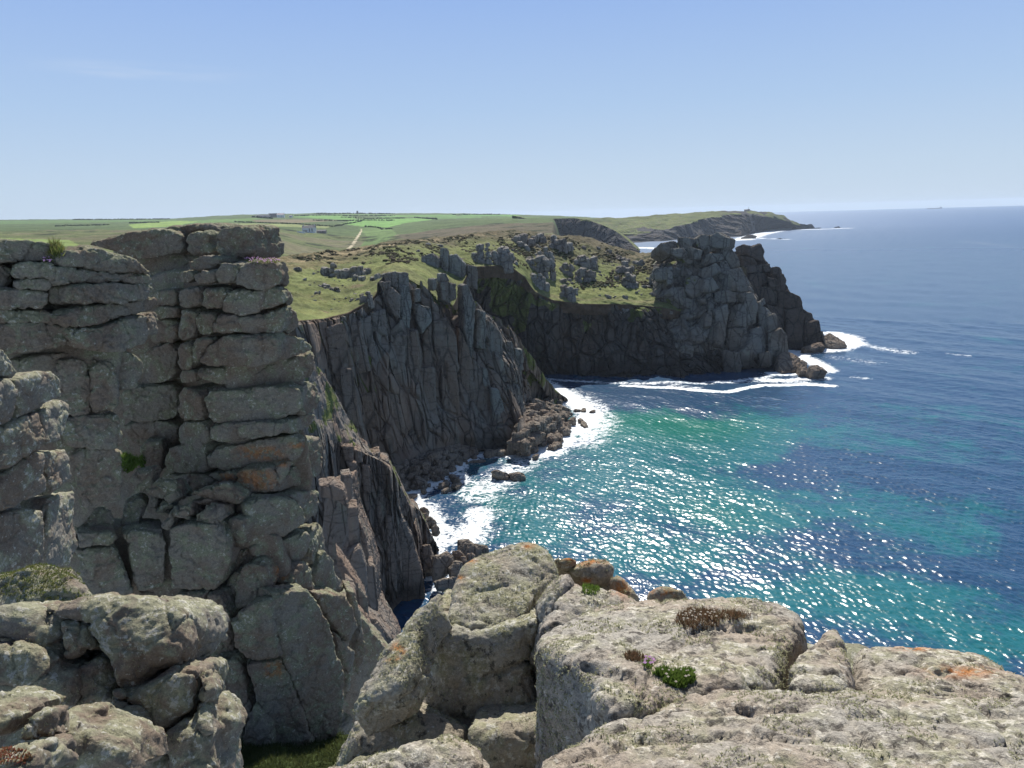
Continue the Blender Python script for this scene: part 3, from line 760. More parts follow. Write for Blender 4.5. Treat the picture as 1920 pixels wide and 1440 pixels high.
MG2 = granite('granite_lichened', base=(.235, .215, .18), lichen=(.30, .30, .20), pale=(.50, .48, .42), k=1.6, li=.55, pa=.58, bump=.06)
YL = curve_Y((-80, 20.6), (0, 21.4), (150, 22.4), (230, 23.2), (285, 24.6), (300, 25.4))
YR = curve_Y((240, 29), (300, 29.4), (335, 28.8), (380, 28), (450, 27.4), (520, 27.5), (560, 28.1), (590, 29.4), (610, 31.5))
def build_stacks():
    t = empty('granite_stack', at(150, 980, 23.5), 'broad rounded grey granite stack with bulging courses beside the grassy plateau edge', 'rock stack')
    make_blocks(t, [
        (Z1((-200, 270), (0, 275), (180, 280), (320, 305), (335, 330), (325, 385), (200, 392), (60, 398), (-200, 410)), .5),
        (Z1((335, 335), (420, 312), (560, 318), (700, 350), (800, 400), (848, 455), (700, 452), (620, 458), (480, 425), (335, 408)), .1, {'bulge': .1}),
        (Z1((300, 425), (335, 412), (480, 430), (620, 462), (700, 458), (852, 462), (862, 500), (840, 515), (640, 508), (450, 520), (315, 515), (295, 480)), 0),
        (Z1((70, 405), (150, 395), (290, 400), (306, 440), (290, 485), (100, 492), (60, 470)), .1),
        (Z1((70, 495), (292, 487), (288, 540), (260, 550), (80, 545)), .15), (Z1((-200, 405), (58, 402), (62, 545), (-200, 545)), .7),
        (Z1((-200, 552), (60, 550), (270, 555), (265, 645), (100, 655), (-200, 650)), .25),
        (Z1((278, 535), (400, 522), (430, 540), (425, 630), (280, 640)), .5),
        (Z1((440, 530), (520, 520), (855, 515), (862, 550), (840, 600), (700, 625), (450, 628), (432, 580)), -.1),
        (Z1((-200, 660), (250, 655), (330, 690), (350, 740), (200, 735), (-200, 725)), .35), (Z1((-200, 730), (200, 740), (345, 750), (385, 800), (380, 850), (300, 890), (120, 912), (-200, 930)), .3),
        (Z1((350, 700), (400, 655), (560, 640), (720, 620), (845, 588), (888, 605), (880, 640), (800, 678), (660, 718), (480, 762), (385, 750)), -.15),
        (Z1((395, 770), (480, 770), (660, 728), (835, 678), (838, 760), (832, 850), (720, 890), (560, 887), (450, 862), (392, 805)), -.1),
        (Z1((845, 695), (885, 668), (898, 715), (892, 795), (850, 808), (838, 760)), .3, {'T': 1.6}),
        (Z1((90, 935), (420, 895), (700, 898), (790, 925), (812, 1005), (780, 1105), (672, 1118), (655, 960), (420, 930), (300, 945), (95, 1010)), .75),
        (Z1((300, 955), (495, 940), (505, 1100), (500, 1248), (365, 1270), (320, 1150)), .9), (Z1((505, 945), (650, 965), (668, 1120), (665, 1215), (620, 1238), (510, 1248)), .85),
        (Z1((90, 1010), (290, 955), (320, 1160), (355, 1270), (200, 1300)), 1.5),
        (Z1((360, 1285), (500, 1255), (640, 1252), (668, 1262), (692, 1390), (655, 1445), (560, 1440), (375, 1440), (350, 1350)), .7),
        (Z2((325, 5), (540, 5), (550, 40), (548, 240), (480, 262), (385, 282), (352, 190)), .75), (Z2((540, 35), (640, 60), (600, 90), (555, 110)), 1.3),
        ], YL, MG, edge=255)
    cores.append((t, YL, [(-200, 462), (90, 466), (215, 478), (235, 610), (215, 690), (190, 960), (120, 1000), (60, 900), (-200, 900)], .9))
    t = empty('granite_stack', at(460, 930, 28), 'tall pillar-like granite stack of worn horizontal courses, square block on its top', 'rock stack')
    make_blocks(t, [
        (Z1((480, 290), (620, 252), (800, 222), (900, 206), (1010, 235), (1035, 260), (1037, 350), (860, 368), (740, 368), (580, 325)), 3.),
        (Z1((1044, 255), (1100, 220), (1165, 222), (1180, 290), (1212, 345), (1044, 352)), 2.8), (Z1((900, 204), (1060, 186), (1160, 184), (1218, 200), (1218, 300), (1190, 285), (1165, 215), (1100, 214), (1030, 240)), 3.6),
        (Z1((1218, 215), (1300, 196), (1398, 198), (1420, 225), (1420, 290), (1442, 300), (1440, 372), (1390, 376), (1215, 362)), 1.6, {'label': 'square free-standing block on the stack top', 'T': 2.2}),
        (Z1((780, 380), (860, 374), (1040, 362), (1200, 360), (1060, 390), (1000, 450), (1000, 545), (860, 552)), 4.),
        (Z1((1062, 420), (1065, 385), (1140, 362), (1243, 370), (1248, 400), (1200, 430), (1090, 445)), .8), (Z1((1002, 445), (1082, 445), (1085, 505), (1010, 512)), .5),
        (Z1((1088, 452), (1205, 440), (1212, 512), (1095, 515)), .1), (Z1((1208, 435), (1245, 402), (1325, 402), (1330, 440), (1308, 520), (1212, 515)), 0),
        (Z1((1316, 520), (1325, 440), (1400, 400), (1560, 396), (1580, 480), (1560, 528), (1440, 542), (1330, 528)), -.1), (Z1((1578, 395), (1618, 405), (1632, 530), (1582, 528)), .7),
        (Z1((1002, 555), (1060, 537), (1118, 540), (1126, 640), (1010, 645)), .2), (Z1((855, 560), (920, 545), (990, 550), (995, 635), (860, 642)), 1.3),
        (Z1((1132, 545), (1280, 542), (1240, 665), (1140, 650)), .05), (Z1((1246, 667), (1292, 545), (1420, 546), (1592, 535), (1606, 620), (1500, 668), (1380, 690), (1280, 682)), -.1), (Z1((1606, 550), (1645, 580), (1644, 640), (1612, 655)), .8),
        (Z1((860, 650), (995, 645), (998, 710), (870, 720)), 1.2), (Z1((1002, 660), (1095, 655), (1100, 795), (1060, 830), (1005, 828)), .25), (Z1((1102, 670), (1218, 690), (1192, 808), (1108, 800)), .1),
        (Z1((1200, 750), (1225, 692), (1390, 697), (1500, 680), (1602, 640), (1612, 740), (1542, 795), (1340, 797), (1200, 792)), -.15), (Z1((1612, 655), (1662, 660), (1692, 740), (1640, 792), (1605, 790)), .7),
        (Z1((850, 730), (995, 715), (995, 835), (850, 855)), 1.4), (Z1((920, 760), (985, 745), (990, 830), (920, 835)), 1.1), (Z1((800, 880), (990, 845), (995, 1050), (810, 1080)), 1.4, {'T': 2.5}),
        (Z1((1002, 850), (1066, 842), (1085, 998), (1005, 1002)), .15), (Z1((1072, 842), (1200, 822), (1150, 900), (1112, 960), (1090, 990)), 0), (Z1((1010, 1008), (1100, 1003), (1102, 1072), (1010, 1075)), .15),
        (Z1((1160, 870), (1262, 812), (1400, 802), (1558, 806), (1563, 950), (1400, 990), (1280, 990), (1122, 960), (1150, 900)), -.25),
        (Z1((1568, 812), (1700, 812), (1750, 870), (1735, 900), (1568, 948)), .1),
        (Z1((1106, 1022), (1132, 992), (1300, 997), (1480, 988), (1700, 918), (1766, 900), (1776, 980), (1750, 1040), (1600, 1090), (1420, 1106), (1280, 1090), (1122, 1062)), -.3),
        (Z1((660, 1125), (800, 1090), (995, 1085), (995, 1290), (700, 1290)), 1.5, {'T': 2.5}),
        (Z1((1005, 1100), (1130, 1122), (1150, 1280), (1010, 1290)), .1), (Z1((1140, 1122), (1400, 1112), (1690, 1092), (1692, 1250), (1500, 1285), (1300, 1300), (1172, 1300)), -.2), (Z1((1696, 1100), (1740, 1062), (1795, 1092), (1802, 1200), (1740, 1250), (1702, 1250)), .3),
        (Z1((1005, 1300), (1158, 1292), (1166, 1420), (1005, 1425)), .1), (Z1((1174, 1308), (1585, 1288), (1592, 1360), (1400, 1400), (1176, 1416)), -.15), (Z1((1598, 1292), (1770, 1242), (1782, 1290), (1700, 1340), (1604, 1357)), 0),
        (Z1((690, 1295), (1000, 1295), (1000, 1440), (790, 1440), (700, 1380)), 1.5, {'T': 2.5}),
        (Z4((100, 30), (212, 20), (190, 190), (112, 135)), .3), (Z4((215, 60), (300, 22), (395, 22), (395, 158), (330, 163), (208, 160)), .1), (Z4((208, 167), (395, 167), (440, 198), (340, 238), (300, 258), (272, 200)), .2),
        (Z4((400, 72), (640, 8), (835, 0), (832, 90), (720, 130), (412, 150)), -.15, {'label': 'course stained rusty orange'}), (Z4((838, 12), (928, -12), (932, 150), (890, 180), (720, 250), (692, 245), (780, 150), (842, 90)), .0),
        (Z4((402, 162), (533, 152), (530, 213), (442, 195)), .1), (Z4((540, 152), (713, 132), (720, 190), (690, 248), (560, 265), (532, 225)), -.05, {'label': 'block stained rusty orange'}), (Z4((718, 130), (790, 102), (785, 150), (722, 222)), .0),
        (Z4((775, 258), (905, 230), (902, 330), (852, 390), (846, 330), (802, 282)), -.3), (Z4((562, 312), (600, 290), (700, 275), (790, 286), (840, 330), (846, 380), (800, 415), (740, 450), (620, 475), (582, 470)), -1.1),
        (Z4((600, 492), (740, 472), (862, 422), (872, 480), (822, 560), (800, 640), (770, 668), (722, 678), (690, 590), (622, 560)), -1.2), (Z4((872, 430), (912, 372), (932, 480), (930, 520), (890, 578), (872, 520)), -.5),
        (Z4((530, 640), (570, 582), (660, 567), (700, 650), (702, 690), (560, 770), (527, 780)), -1.7), (Z4((787, 660), (830, 557), (870, 580), (890, 688), (860, 684), (790, 680)), -1.6),
        (Z4((472, 420), (520, 362), (570, 382), (570, 490), (512, 500), (490, 440)), -1.5), (Z4((512, 512), (590, 512), (545, 600), (512, 600)), -1.1), (Z4((462, 700), (512, 605), (552, 605), (522, 790), (500, 800)), -1.5),
        (Z4((887, 620), (930, 502), (970, 540), (977, 610), (1026, 660), (1020, 700), (902, 705)), -.8),
        ], YR, MG, edge=520)
    cores.append((t, YR, [(240, 520), (340, 500), (440, 500), (460, 600), (470, 740), (470, 980), (470, 1090), (150, 1040), (200, 700)], 2.9)); cores.append((t, YR, [(205, 470), (215, 448), (300, 425), (420, 432), (455, 490), (400, 560), (230, 560)], 4.3)); cores.append((t, YR, [(420, 500), (515, 508), (540, 600), (572, 740), (580, 1000), (420, 1090)], .45))
    YM = curve_Y((120, 24.0), (250, 25.0), (330, 25.6), (430, 25.4), (520, 25.2), (600, 25.8), (660, 27.5))
    t = empty('rock_wall', at(400, 1390, 25), 'shaded wall of upright jointed granite blocks under the pillar-like stack, leaning slab at its right', 'rock wall')
    make_blocks(t, [
        (Z4((225, 420), (290, 395), (440, 395), (470, 430), (500, 480), (511, 560), (480, 650), (430, 695), (245, 690), (230, 600)), 0.), (Z4((25, 440), (60, 427), (200, 427), (218, 470), (224, 660), (208, 685), (95, 690), (70, 640), (50, 540)), .1),
        (Z2((332, 460), (500, 450), (522, 470), (600, 655), (585, 690), (400, 700)), -.1), (Z2((346, 382), (500, 382), (525, 405), (500, 440), (360, 452)), -.3),
        (Z2((530, 470), (600, 560), (640, 690), (600, 700)), 1.), (Z4((95, 695), (240, 695), (262, 800), (320, 960), (100, 960)), .5),
        (Z4((262, 708), (393, 702), (400, 770), (408, 990), (330, 965), (310, 860)), -.2), (Z4((402, 712), (470, 712), (500, 800), (525, 970), (510, 995), (415, 995)), -.15),
        (Z4((397, 1022), (430, 1002), (530, 1002), (555, 1032), (610, 1240), (572, 1310), (560, 1410), (450, 1400), (430, 1200)), -1.0, {'lean': .12}),
        (Z4((300, 1000), (392, 1010), (430, 1210), (440, 1400), (330, 1400)), .2),
        (Z4((508, 835), (560, 778), (668, 732), (686, 745), (718, 900), (735, 990), (602, 1010), (580, 1000), (530, 960)), -.9, {'lean': .1}),
        (Z4((692, 705), (760, 687), (860, 687), (900, 740), (960, 850), (985, 960), (1025, 1060), (1022, 1230), (990, 1350), (900, 1395), (880, 1360), (800, 1130), (740, 960), (705, 820)), -1.1, {'lean': .12, 'label': 'tall slab leaning to the left along a dark crack'}),
        (Z4((575, 1022), (738, 1002), (775, 1080), (885, 1390), (880, 1440), (705, 1440), (690, 1300), (620, 1180), (600, 1130)), -1.2, {'lean': .12}), (Z4((560, 1400), (570, 1310), (610, 1200), (690, 1310), (704, 1440), (560, 1440)), -1.4, {'lean': .12}),
        (Z4((860, 690), (900, 705), (1020, 705), (1060, 760), (1080, 860), (1040, 930), (975, 850), (905, 740)), 1.2), (Z4((975, 870), (1040, 935), (1075, 960), (1050, 1100), (1030, 1200), (1028, 1050), (988, 955)), 1.),
        (Z4((1028, 690), (1070, 700), (1100, 830), (1120, 960), (1080, 1080), (1060, 960), (1085, 860)), 2.5),
        (Z4((880, 1400), (1000, 1350), (1060, 1240), (1060, 1440), (880, 1460)), .4), ([(590, 1130), (660, 1130), (700, 1190), (745, 1240), (720, 1500), (590, 1500)], 9., {'T': 3.}),
        ], YM, MG, edge=560, TE=1.2, sm=0, shr=.25)
    cores.append((t, YM, [(80, 1000), (520, 980), (560, 1100), (570, 1460), (250, 1460), (80, 1200)], 1.2))
    # fallen boulders on the ledge between the stacks
    YB = curve_Y((150, 25), (240, 27), (460, 27))
    lab = [('angular grey boulder wedged upright below the shrub in the recess', Z4((50, 180), (70, 142), (130, 142), (140, 220), (100, 255), (70, 230))),
           ('broad grey boulder at the back of the rubble in the recess', Z4((120, 250), (180, 195), (250, 195), (292, 270), (240, 302))),
           ('tilted oblong grey boulder leftmost in the rubble on the grassy ledge', Z4((10, 390), (50, 290), (110, 262), (130, 300), (90, 410), (30, 415))),
           ('small pointed boulder in the middle of the rubble in the recess', Z4((165, 350), (180, 290), (230, 270), (245, 310), (200, 355))),
           ('smallest rounded boulder in the rubble in the recess', Z4((135, 285), (168, 276), (176, 328), (140, 335))),
           ('upright narrow boulder standing on the big square block in the recess', Z4((200, 390), (230, 330), (260, 325), (250, 390), (220, 415))),
           ('squat boulder on the grass behind the big square block', Z4((250, 320), (330, 310), (345, 350), (320, 380), (260, 370))),
           ('long lens-shaped boulder under the rust-stained courses', Z4((330, 255), (400, 220), (500, 215), (560, 260), (555, 300), (500, 310), (430, 282))),
           ('thin flat boulder tucked under the lens-shaped one', Z4((335, 280), (430, 268), (470, 300), (400, 312), (340, 305))),
           ('rounded boulder lying on top of the big square block', Z4((340, 350), (400, 310), (470, 310), (490, 360), (440, 395), (350, 390))),
           ('dark square boulder at the foot of the broad stack', Z2((390, 290), (470, 262), (515, 310), (515, 380), (400, 372)))]
    for i, (lb, poly) in enumerate(lab):
        pl = facing(poly, YB, -1.3 if i in (5, 6, 9) else -.6, .2)
        V, Q = rock(poly, pl, 1.1, .042, .10, .12, [(1., .14, 'warp'), (.5, .06, 'n'), (.6, .08, 'crack'), (.2, .03, 'f')], sm=0)
        o = mesh_obj('boulder', V, Q, MG, attrs={'rust': np.zeros(len(V))}, loc=V.mean(0)); tag(o, lb, 'boulder', 'boulders in the recess between the stacks')
    # the unjointed rock behind the blocks
    for root, Yf, poly, dy in cores:
        pl = facing(poly, Yf, dy); V, Q = slab(pl.uv(poly), pl.o, pl.e1, pl.e2, .6, .12, .2, 0, 0, 0, 1)
        V = roughen(V, Q, [(2, .3, 'warp'), (.9, .12, 'n')], 3)
        child(mesh_obj('core', V, Q, MG, attrs={'rust': np.zeros(len(V))}), root)
    # near outcrop at the left edge
    YN = curve_Y((-90, 12.2), (0, 13.2), (100, 14.4), (145, 15.6))
    t = empty('rock_outcrop', at(40, 1100, 14), 'pale lichened granite outcrop of stepped blocks at the left, nearer than the stacks', 'rock outcrop')
    make_blocks(t, [
        (Z1((-200, 860), (0, 870), (40, 885), (70, 940), (112, 1000), (82, 1048), (0, 1042), (-200, 1045)), .2), (Z1((-200, 1050), (0, 1048), (75, 1055), (108, 1110), (105, 1225), (78, 1288), (-200, 1335)), -.1),
        (Z1((85, 1052), (180, 1022), (300, 1012), (340, 1060), (342, 1150), (240, 1210), (112, 1270), (108, 1120)), .1), (Z1((-200, 1345), (80, 1295), (230, 1222), (258, 1400), (225, 1440), (60, 1540), (-200, 1590)), -.1), (Z1((236, 1232), (350, 1162), (402, 1192), (382, 1300), (342, 1400), (262, 1432)), .2),
        (Z2((-150, 150), (60, 108), (160, 20), (205, 22), (222, 200), (80, 270), (-150, 310)), -.15), (Z2((192, 10), (300, 0), (322, 130), (235, 218), (226, 120)), .2), (Z2((-150, 315), (100, 273), (202, 280), (212, 500), (120, 568), (-150, 625)), -.2), (Z2((232, 228), (332, 195), (346, 450), (312, 528), (222, 540), (206, 400), (215, 280)), .1),
        ], YN, MG2, T=1.6, edge=90, TE=.7, sm=0, shr=.1, k=.55)

# ------------------------------------------------------------------ the foreground rocks
MF = granite('foreground_stone', base=(.365, .34, .295), brown=(.36, .305, .245), lichen=(.31, .30, .20), pale=(.62, .58, .50), dark=(.085, .075, .065), k=3.6, li=.2, pa=.62, orange=.06, bump=.024, da=.47)
ML3 = granite('foreground_shag_stone', base=(.34, .32, .27), brown=(.30, .26, .20), lichen=(.29, .285, .175), pale=(.52, .50, .44), dark=(.07, .065, .055), k=3.0, li=.38, pa=.62, orange=.0, bump=.03, da=.44)
ORUST = [(990, 1022, 12, 7), (885, 1053, 9, 5), (745, 1215, 10, 10), (738, 1236, 14, 6), (755, 1222, 8, 5), (1100, 1052, 35, 10), (1165, 1100, 18, 18), (1245, 1112, 30, 9), (1712, 1216, 34, 5), (1065, 1046, 14, 8), (862, 1085, 8, 6), (1100, 1090, 14, 6), (1800, 1260, 60, 10)]
FGM = []                                   # (vertices, normals) for the shaggy lichen
AMPF = [(.55, .04, 'warp'), (.30, .011, 'n'), (.36, .014, 'crack'), (.11, .006, 'crack'), (.09, .008, 'f'), (.035, .004, 'f')]
AMPL = [(.9, .09, 'warp'), (.45, .045, 'n'), (.6, .035, 'crack'), (.16, .022, 'f'), (.06, .007, 'f')]
def orust(V):
    x, y = to_px(V); r = np.zeros(len(V))
    for a, b, c, d in ORUST: r = np.maximum(r, np.exp(-((x-a)/c)**2-((y-b)/d)**2)*1.0)
    return r*.9
def fg(name, cat, label, pieces, mat, h, group=None, amps=None, shag=1., cracks=()):
    Vs, Qs, k = [], [], 0
    for pc in pieces:
        poly, anc, nrm, T = pc[:4]; kw = dict(pc[4]) if len(pc) > 4 else {}
        V, Q = rock(poly, Plane(at(*anc), nrm), T, h, kw.get('r', .07), kw.get('bulge', .05), amps or AMPF, taper=kw.get('taper', 0.), shrink=0, sm=1, seed=kw.get('seed'))
        Vs.append(V); Qs.append(Q+k); k += len(V)
    V = np.concatenate(Vs); Q = np.concatenate(Qs)
    for line, wd, dp in cracks:
        x, y = to_px(V); d = dist_line(x+4*pn(V/.12, 5), y+4*pn(V/.12, 6), [np.array(p, float) for p in line])
        V = V-vnormals(V, Q)*(dp*np.exp(-(d/wd)**2))[:, None]
    o = mesh_obj(name, V, Q, mat, attrs={'rust': orust(V)}, loc=V.mean(0)); tag(o, label, cat, group)
    if shag > 0: FGM.append((V, vnormals(V, Q), shag))
    return o
SLP = (.02, .22, .97); SA = (1400, 1400, 2.3)
def off(d):                                     # a point of the slab's plane, lifted by d
    P = at(*SA); n = np.array(SLP)/np.linalg.norm(SLP); q = P+n*d
    x, y = to_px(q[None]); return (float(x[0]), float(y[0]), float(q[1]))
def build_foreground():
    fg('rock_slab', 'rock slab', 'pale pinkish lichened slab filling the bottom right corner, nearest of the rocks',
       [([(925, 1500), (985, 1425), (1040, 1385), (1120, 1345), (1210, 1312), (1300, 1292), (1450, 1282), (1600, 1278), (1720, 1292), (1850, 1305), (2150, 1330), (2300, 1700), (900, 1700)], off(0), SLP, .7, {'r': .10, 'bulge': .05})],
       MF, .0115, shag=.8, cracks=[([(1000, 1440), (1200, 1392), (1400, 1378), (1700, 1400), (1920, 1392)], 5, .018), ([(1060, 1400), (1250, 1345), (1500, 1330)], 4, .012), ([(1600, 1340), (1750, 1350), (1920, 1340)], 5, .012), ([(1380, 1330), (1450, 1360), (1560, 1390)], 5, .015)])
    fg('rock_slab', 'rock slab', 'broad flat slab with an overhanging shaggy left end, cracked off from the small wedge',
       [([(1002, 1205), (1030, 1168), (1090, 1143), (1200, 1131), (1300, 1130), (1400, 1127), (1470, 1138), (1502, 1152), (1496, 1182), (1468, 1228), (1440, 1276), (1380, 1288), (1290, 1295), (1215, 1318), (1130, 1330), (1100, 1262), (1040, 1244)], off(.03), SLP, .75, {'r': .06, 'bulge': .05})],
       MF, .0115, shag=1.6, cracks=[([(1300, 1190), (1400, 1180), (1470, 1200)], 6, .02), ([(1095, 1250), (1180, 1270), (1215, 1310)], 8, .03)])
    fg('rock_slab', 'rock slab', 'small grey wedge-shaped slab right of the deep crack',
       [([(1474, 1290), (1494, 1240), (1512, 1206), (1536, 1181), (1566, 1180), (1586, 1210), (1596, 1250), (1600, 1290)], off(.035), (.06, .2, .97), .5, {'r': .035, 'bulge': .02})], MF, .010, shag=.5)
    fg('rock_slab', 'rock slab', 'long sloping slab at the right edge with an orange-spotted rim above the sea',
       [([(1585, 1205), (1640, 1212), (1690, 1216), (1765, 1217), (1850, 1228), (1905, 1255), (1960, 1285), (2100, 1345), (2100, 1420), (1850, 1330), (1720, 1310), (1610, 1296), (1600, 1250)], off(-.01), (.10, .22, .97), .8, {'r': .09, 'bulge': .05})], MF, .012, shag=.5,
       cracks=[([(1700, 1235), (1800, 1280), (1920, 1320)], 4, .015), ([(1640, 1240), (1760, 1290), (1850, 1310)], 4, .012)])
    fg('boulder', 'boulder', 'tall blunt boulder split by a crack below its sunlit cap, centre of the foreground',
       [(ZC((838, 445), (900, 392), (1000, 352), (1180, 302), (1240, 305), (1290, 332), (1340, 420), (1310, 500), (1240, 585), (1220, 690), (1130, 715), (960, 765), (752, 728), (772, 670), (808, 590)), (930, 1180, 4.62), (0, -.22, .97), .6, {'r': .06, 'bulge': .05}),
        (ZC((730, 728), (850, 745), (960, 765), (1130, 712), (1230, 690), (1270, 740), (1235, 820), (1240, 1000), (1270, 1090), (1310, 1190), (1250, 1330), (1100, 1400), (880, 1250), (640, 1215), (704, 1010), (722, 850)), (960, 1250, 4.50), (.02, -.97, .22), 1.1, {'r': .08, 'bulge': .06})],
       ML3, .014, shag=.9, cracks=[(ZC((970, 990), (1100, 950), (1250, 890)), 4, .04), (ZC((1080, 1180), (1250, 1120)), 4, .03)])
    fg('boulder', 'boulder', 'pale knobbly boulder jammed against the right side of the tall blunt one',
       [(ZC((1240, 600), (1270, 545), (1330, 490), (1400, 440), (1462, 520), (1458, 600), (1400, 645), (1340, 700), (1290, 780), (1235, 760)), (1060, 1110, 4.75), (.15, -.45, .88), .6, {'r': .09, 'bulge': .10})], MF, .013, shag=.8)
    fg('rock_slab', 'rock slab', 'leaning slab with orange lichen spots propped against the tall blunt boulder',
       [(ZC((292, 1165), (330, 1082), (400, 962), (460, 852), (560, 722), (640, 652), (722, 606), (738, 618), (700, 680), (640, 790), (615, 920), (570, 1040), (480, 1095), (340, 1160)), ZC((480, 900))[0]+(4.25,), (-.42, -.26, .86), .25, {'r': .03, 'bulge': .02})], ML3, .011, shag=1.2)
    fg('boulder', 'boulder', 'low grey boulder under the leaning slab',
       [(ZC((205, 1480), (215, 1395), (288, 1230), (400, 1212), (600, 1140), (700, 1180), (862, 1235), (882, 1275), (860, 1400), (700, 1480)), ZC((450, 1300))[0]+(4.12,), (-.05, -.85, .5), .9, {'r': .08})], ML3, .014, shag=.8)
    fg('boulder', 'boulder', 'shadowed rock deep in the gap between the leaning slab and the tall blunt boulder',
       [(ZC((560, 860), (700, 690), (800, 700), (790, 1180), (500, 1180)), ZC((680, 900))[0]+(5.6,), (0, -1, .05), .5, {'r': .08})], ML3, .014, shag=0)
    fg('boulder', 'boulder', 'dark shaded boulder in the hollow beside the tall blunt boulder',
       [(ZC((860, 1260), (1000, 1235), (1200, 1200), (1290, 1190), (1330, 1260), (1300, 1400), (1260, 1500), (1000, 1560), (920, 1440)), ZC((1100, 1330))[0]+(3.9,), (-.1, -.93, .35), .8, {'r': .1})], ML3, .016, shag=.5)
    fg('boulder', 'boulder', 'pale shaggy boulder cut off by the bottom edge, left of the big slab',
       [(ZC((-60, 1620), (40, 1470), (150, 1402), (300, 1378), (420, 1332), (600, 1282), (790, 1236), (872, 1246), (925, 1292), (985, 1335), (1045, 1430), (1100, 1560), (1100, 1640)), ZC((600, 1380))[0]+(3.0,), (.02, .02, 1), .6, {'r': .12, 'bulge': .06})], MF, .0115, shag=1.6)
    fg('boulder', 'boulder', 'small orange-lichened knob beside the tall blunt boulder',
       [(ZC((1333, 385), (1390, 368), (1442, 376), (1430, 410), (1385, 425), (1340, 415)), (1065, 1048, 5.5), (0, -.7, .7), .35, {'r': .035, 'bulge': .03})], ML3, .013, shag=.5)
    fg('boulder', 'boulder', 'domed dark boulder with a rusty orange crown at the sea edge of the foreground',
       [(ZC((1408, 440), (1460, 396), (1530, 388), (1590, 402), (1630, 445), (1625, 500), (1565, 532), (1490, 505), (1440, 475)), (1110, 1075, 5.4), (0, -.75, .65), .5, {'r': .05, 'bulge': .06})], ML3, .013, shag=.6)
    fg('boulder', 'boulder', 'boulder half covered in orange lichen, right of the domed dark one',
       [(ZC((1610, 500), (1650, 480), (1690, 500), (1740, 545), (1790, 590), (1740, 625), (1650, 585)), (1170, 1105, 5.2), (.2, -.6, .75), .5, {'r': .05, 'bulge': .05})], ML3, .013, shag=.4)
    fg('boulder', 'boulder', 'small flat orange boulder on the rim, farthest right of the orange ones',
       [([(1215, 1116), (1235, 1105), (1262, 1103), (1284, 1111), (1287, 1128), (1240, 1140), (1215, 1132)], (1250, 1120, 4.6), (0, -.6, .8), .35, {'r': .03, 'bulge': .03})], ML3, .013, shag=.3)
    fg('rock_ledge', 'rock ledge', 'lumpy pale ledge below the orange-lichened boulders',
       [([(1005, 1190), (1030, 1120), (1060, 1080), (1105, 1090), (1160, 1105), (1225, 1130), (1260, 1140), (1240, 1170), (1100, 1190)], (1110, 1130, 4.6), (.05, -.12, 1), .9, {'r': .12, 'bulge': .06})], MF, .014, shag=.9)
    # the stepped rocks at the lower left
    nf = (.08, -.88, .42)
    L = [('massive rounded boulder with a sunlit overhanging top at the lower left', ((165, 705), (280, 682), (420, 668), (600, 678), (760, 700), (828, 760), (850, 860), (830, 930), (790, 985), (690, 998), (650, 1040), (600, 1085), (490, 1090), (470, 990), (440, 920), (420, 860), (390, 780), (250, 750)), 7.9, 1.6, .2),
         ('sunlit rounded rock at the left edge, above the stepped rocks', ((-160, 740), (60, 720), (180, 725), (250, 770), (265, 880), (295, 985), (240, 1000), (190, 960), (120, 905), (0, 885), (-160, 890)), 7.8, 1.4, .12),
         ('small squarish rock between the massive boulder and the left-edge rock', ((262, 772), (390, 785), (432, 880), (432, 925), (300, 972), (280, 880)), 7.75, 1.2, .06),
         ('bulging rock at the left edge, second from the top', ((-160, 900), (80, 898), (165, 930), (240, 1000), (290, 995), (320, 1085), (308, 1190), (180, 1222), (90, 1160), (-160, 1130)), 7.4, 1.4, .1),
         ('narrow upright block in the middle of the stepped rocks', ((300, 978), (430, 928), (476, 1090), (470, 1172), (350, 1182), (322, 1080)), 7.6, 1.3, .05),
         ('overhung block with a bright right edge under the massive boulder', ((470, 1085), (640, 1062), (700, 1000), (820, 980), (890, 1000), (880, 1110), (860, 1190), (800, 1220), (730, 1290), (700, 1282), (640, 1180), (540, 1130)), 7.5, 1.4, .08),
         ('thin sunlit flake on the outer edge of the overhung block', ((885, 1000), (922, 1032), (946, 1100), (920, 1142), (878, 1152)), 7.6, .7, .06),
         ('sloping dark block below the middle of the stepped rocks', ((470, 1120), (620, 1170), (690, 1282), (742, 1480), (620, 1500), (560, 1330), (510, 1200)), 7.3, 1.3, .06),
         ('jagged block with a lit right corner, lowest by the gully', ((728, 1300), (860, 1210), (900, 1152), (942, 1200), (1000, 1282), (962, 1340), (975, 1500), (745, 1500)), 7.25, 1.2, .06),
         ('rounded grey stone in the cleft of the stepped rocks', ((375, 1225), (440, 1192), (540, 1197), (572, 1240), (560, 1330), (480, 1320), (378, 1270)), 7.0, .8, .1),
         ('long pale lichened rock along the bottom left', ((158, 1262), (230, 1222), (340, 1227), (365, 1272), (500, 1300), (590, 1362), (625, 1500), (165, 1500), (195, 1360)), 6.3, 1.0, .1),
         ('lumpy rock at the left edge above the reddish rock', ((-160, 1110), (0, 1150), (96, 1182), (90, 1222), (40, 1292), (-160, 1310)), 6.0, 1.0, .1),
         ('rock with reddish plants in the bottom left corner', ((-160, 1420), (0, 1370), (60, 1352), (140, 1352), (172, 1440), (180, 1520), (-160, 1540)), 5.4, .9, .1),
         ('small sunlit stone between the reddish rock and the long pale one', ((88, 1222), (170, 1215), (162, 1270), (182, 1350), (60, 1340), (48, 1292)), 5.9, .7, .06)]
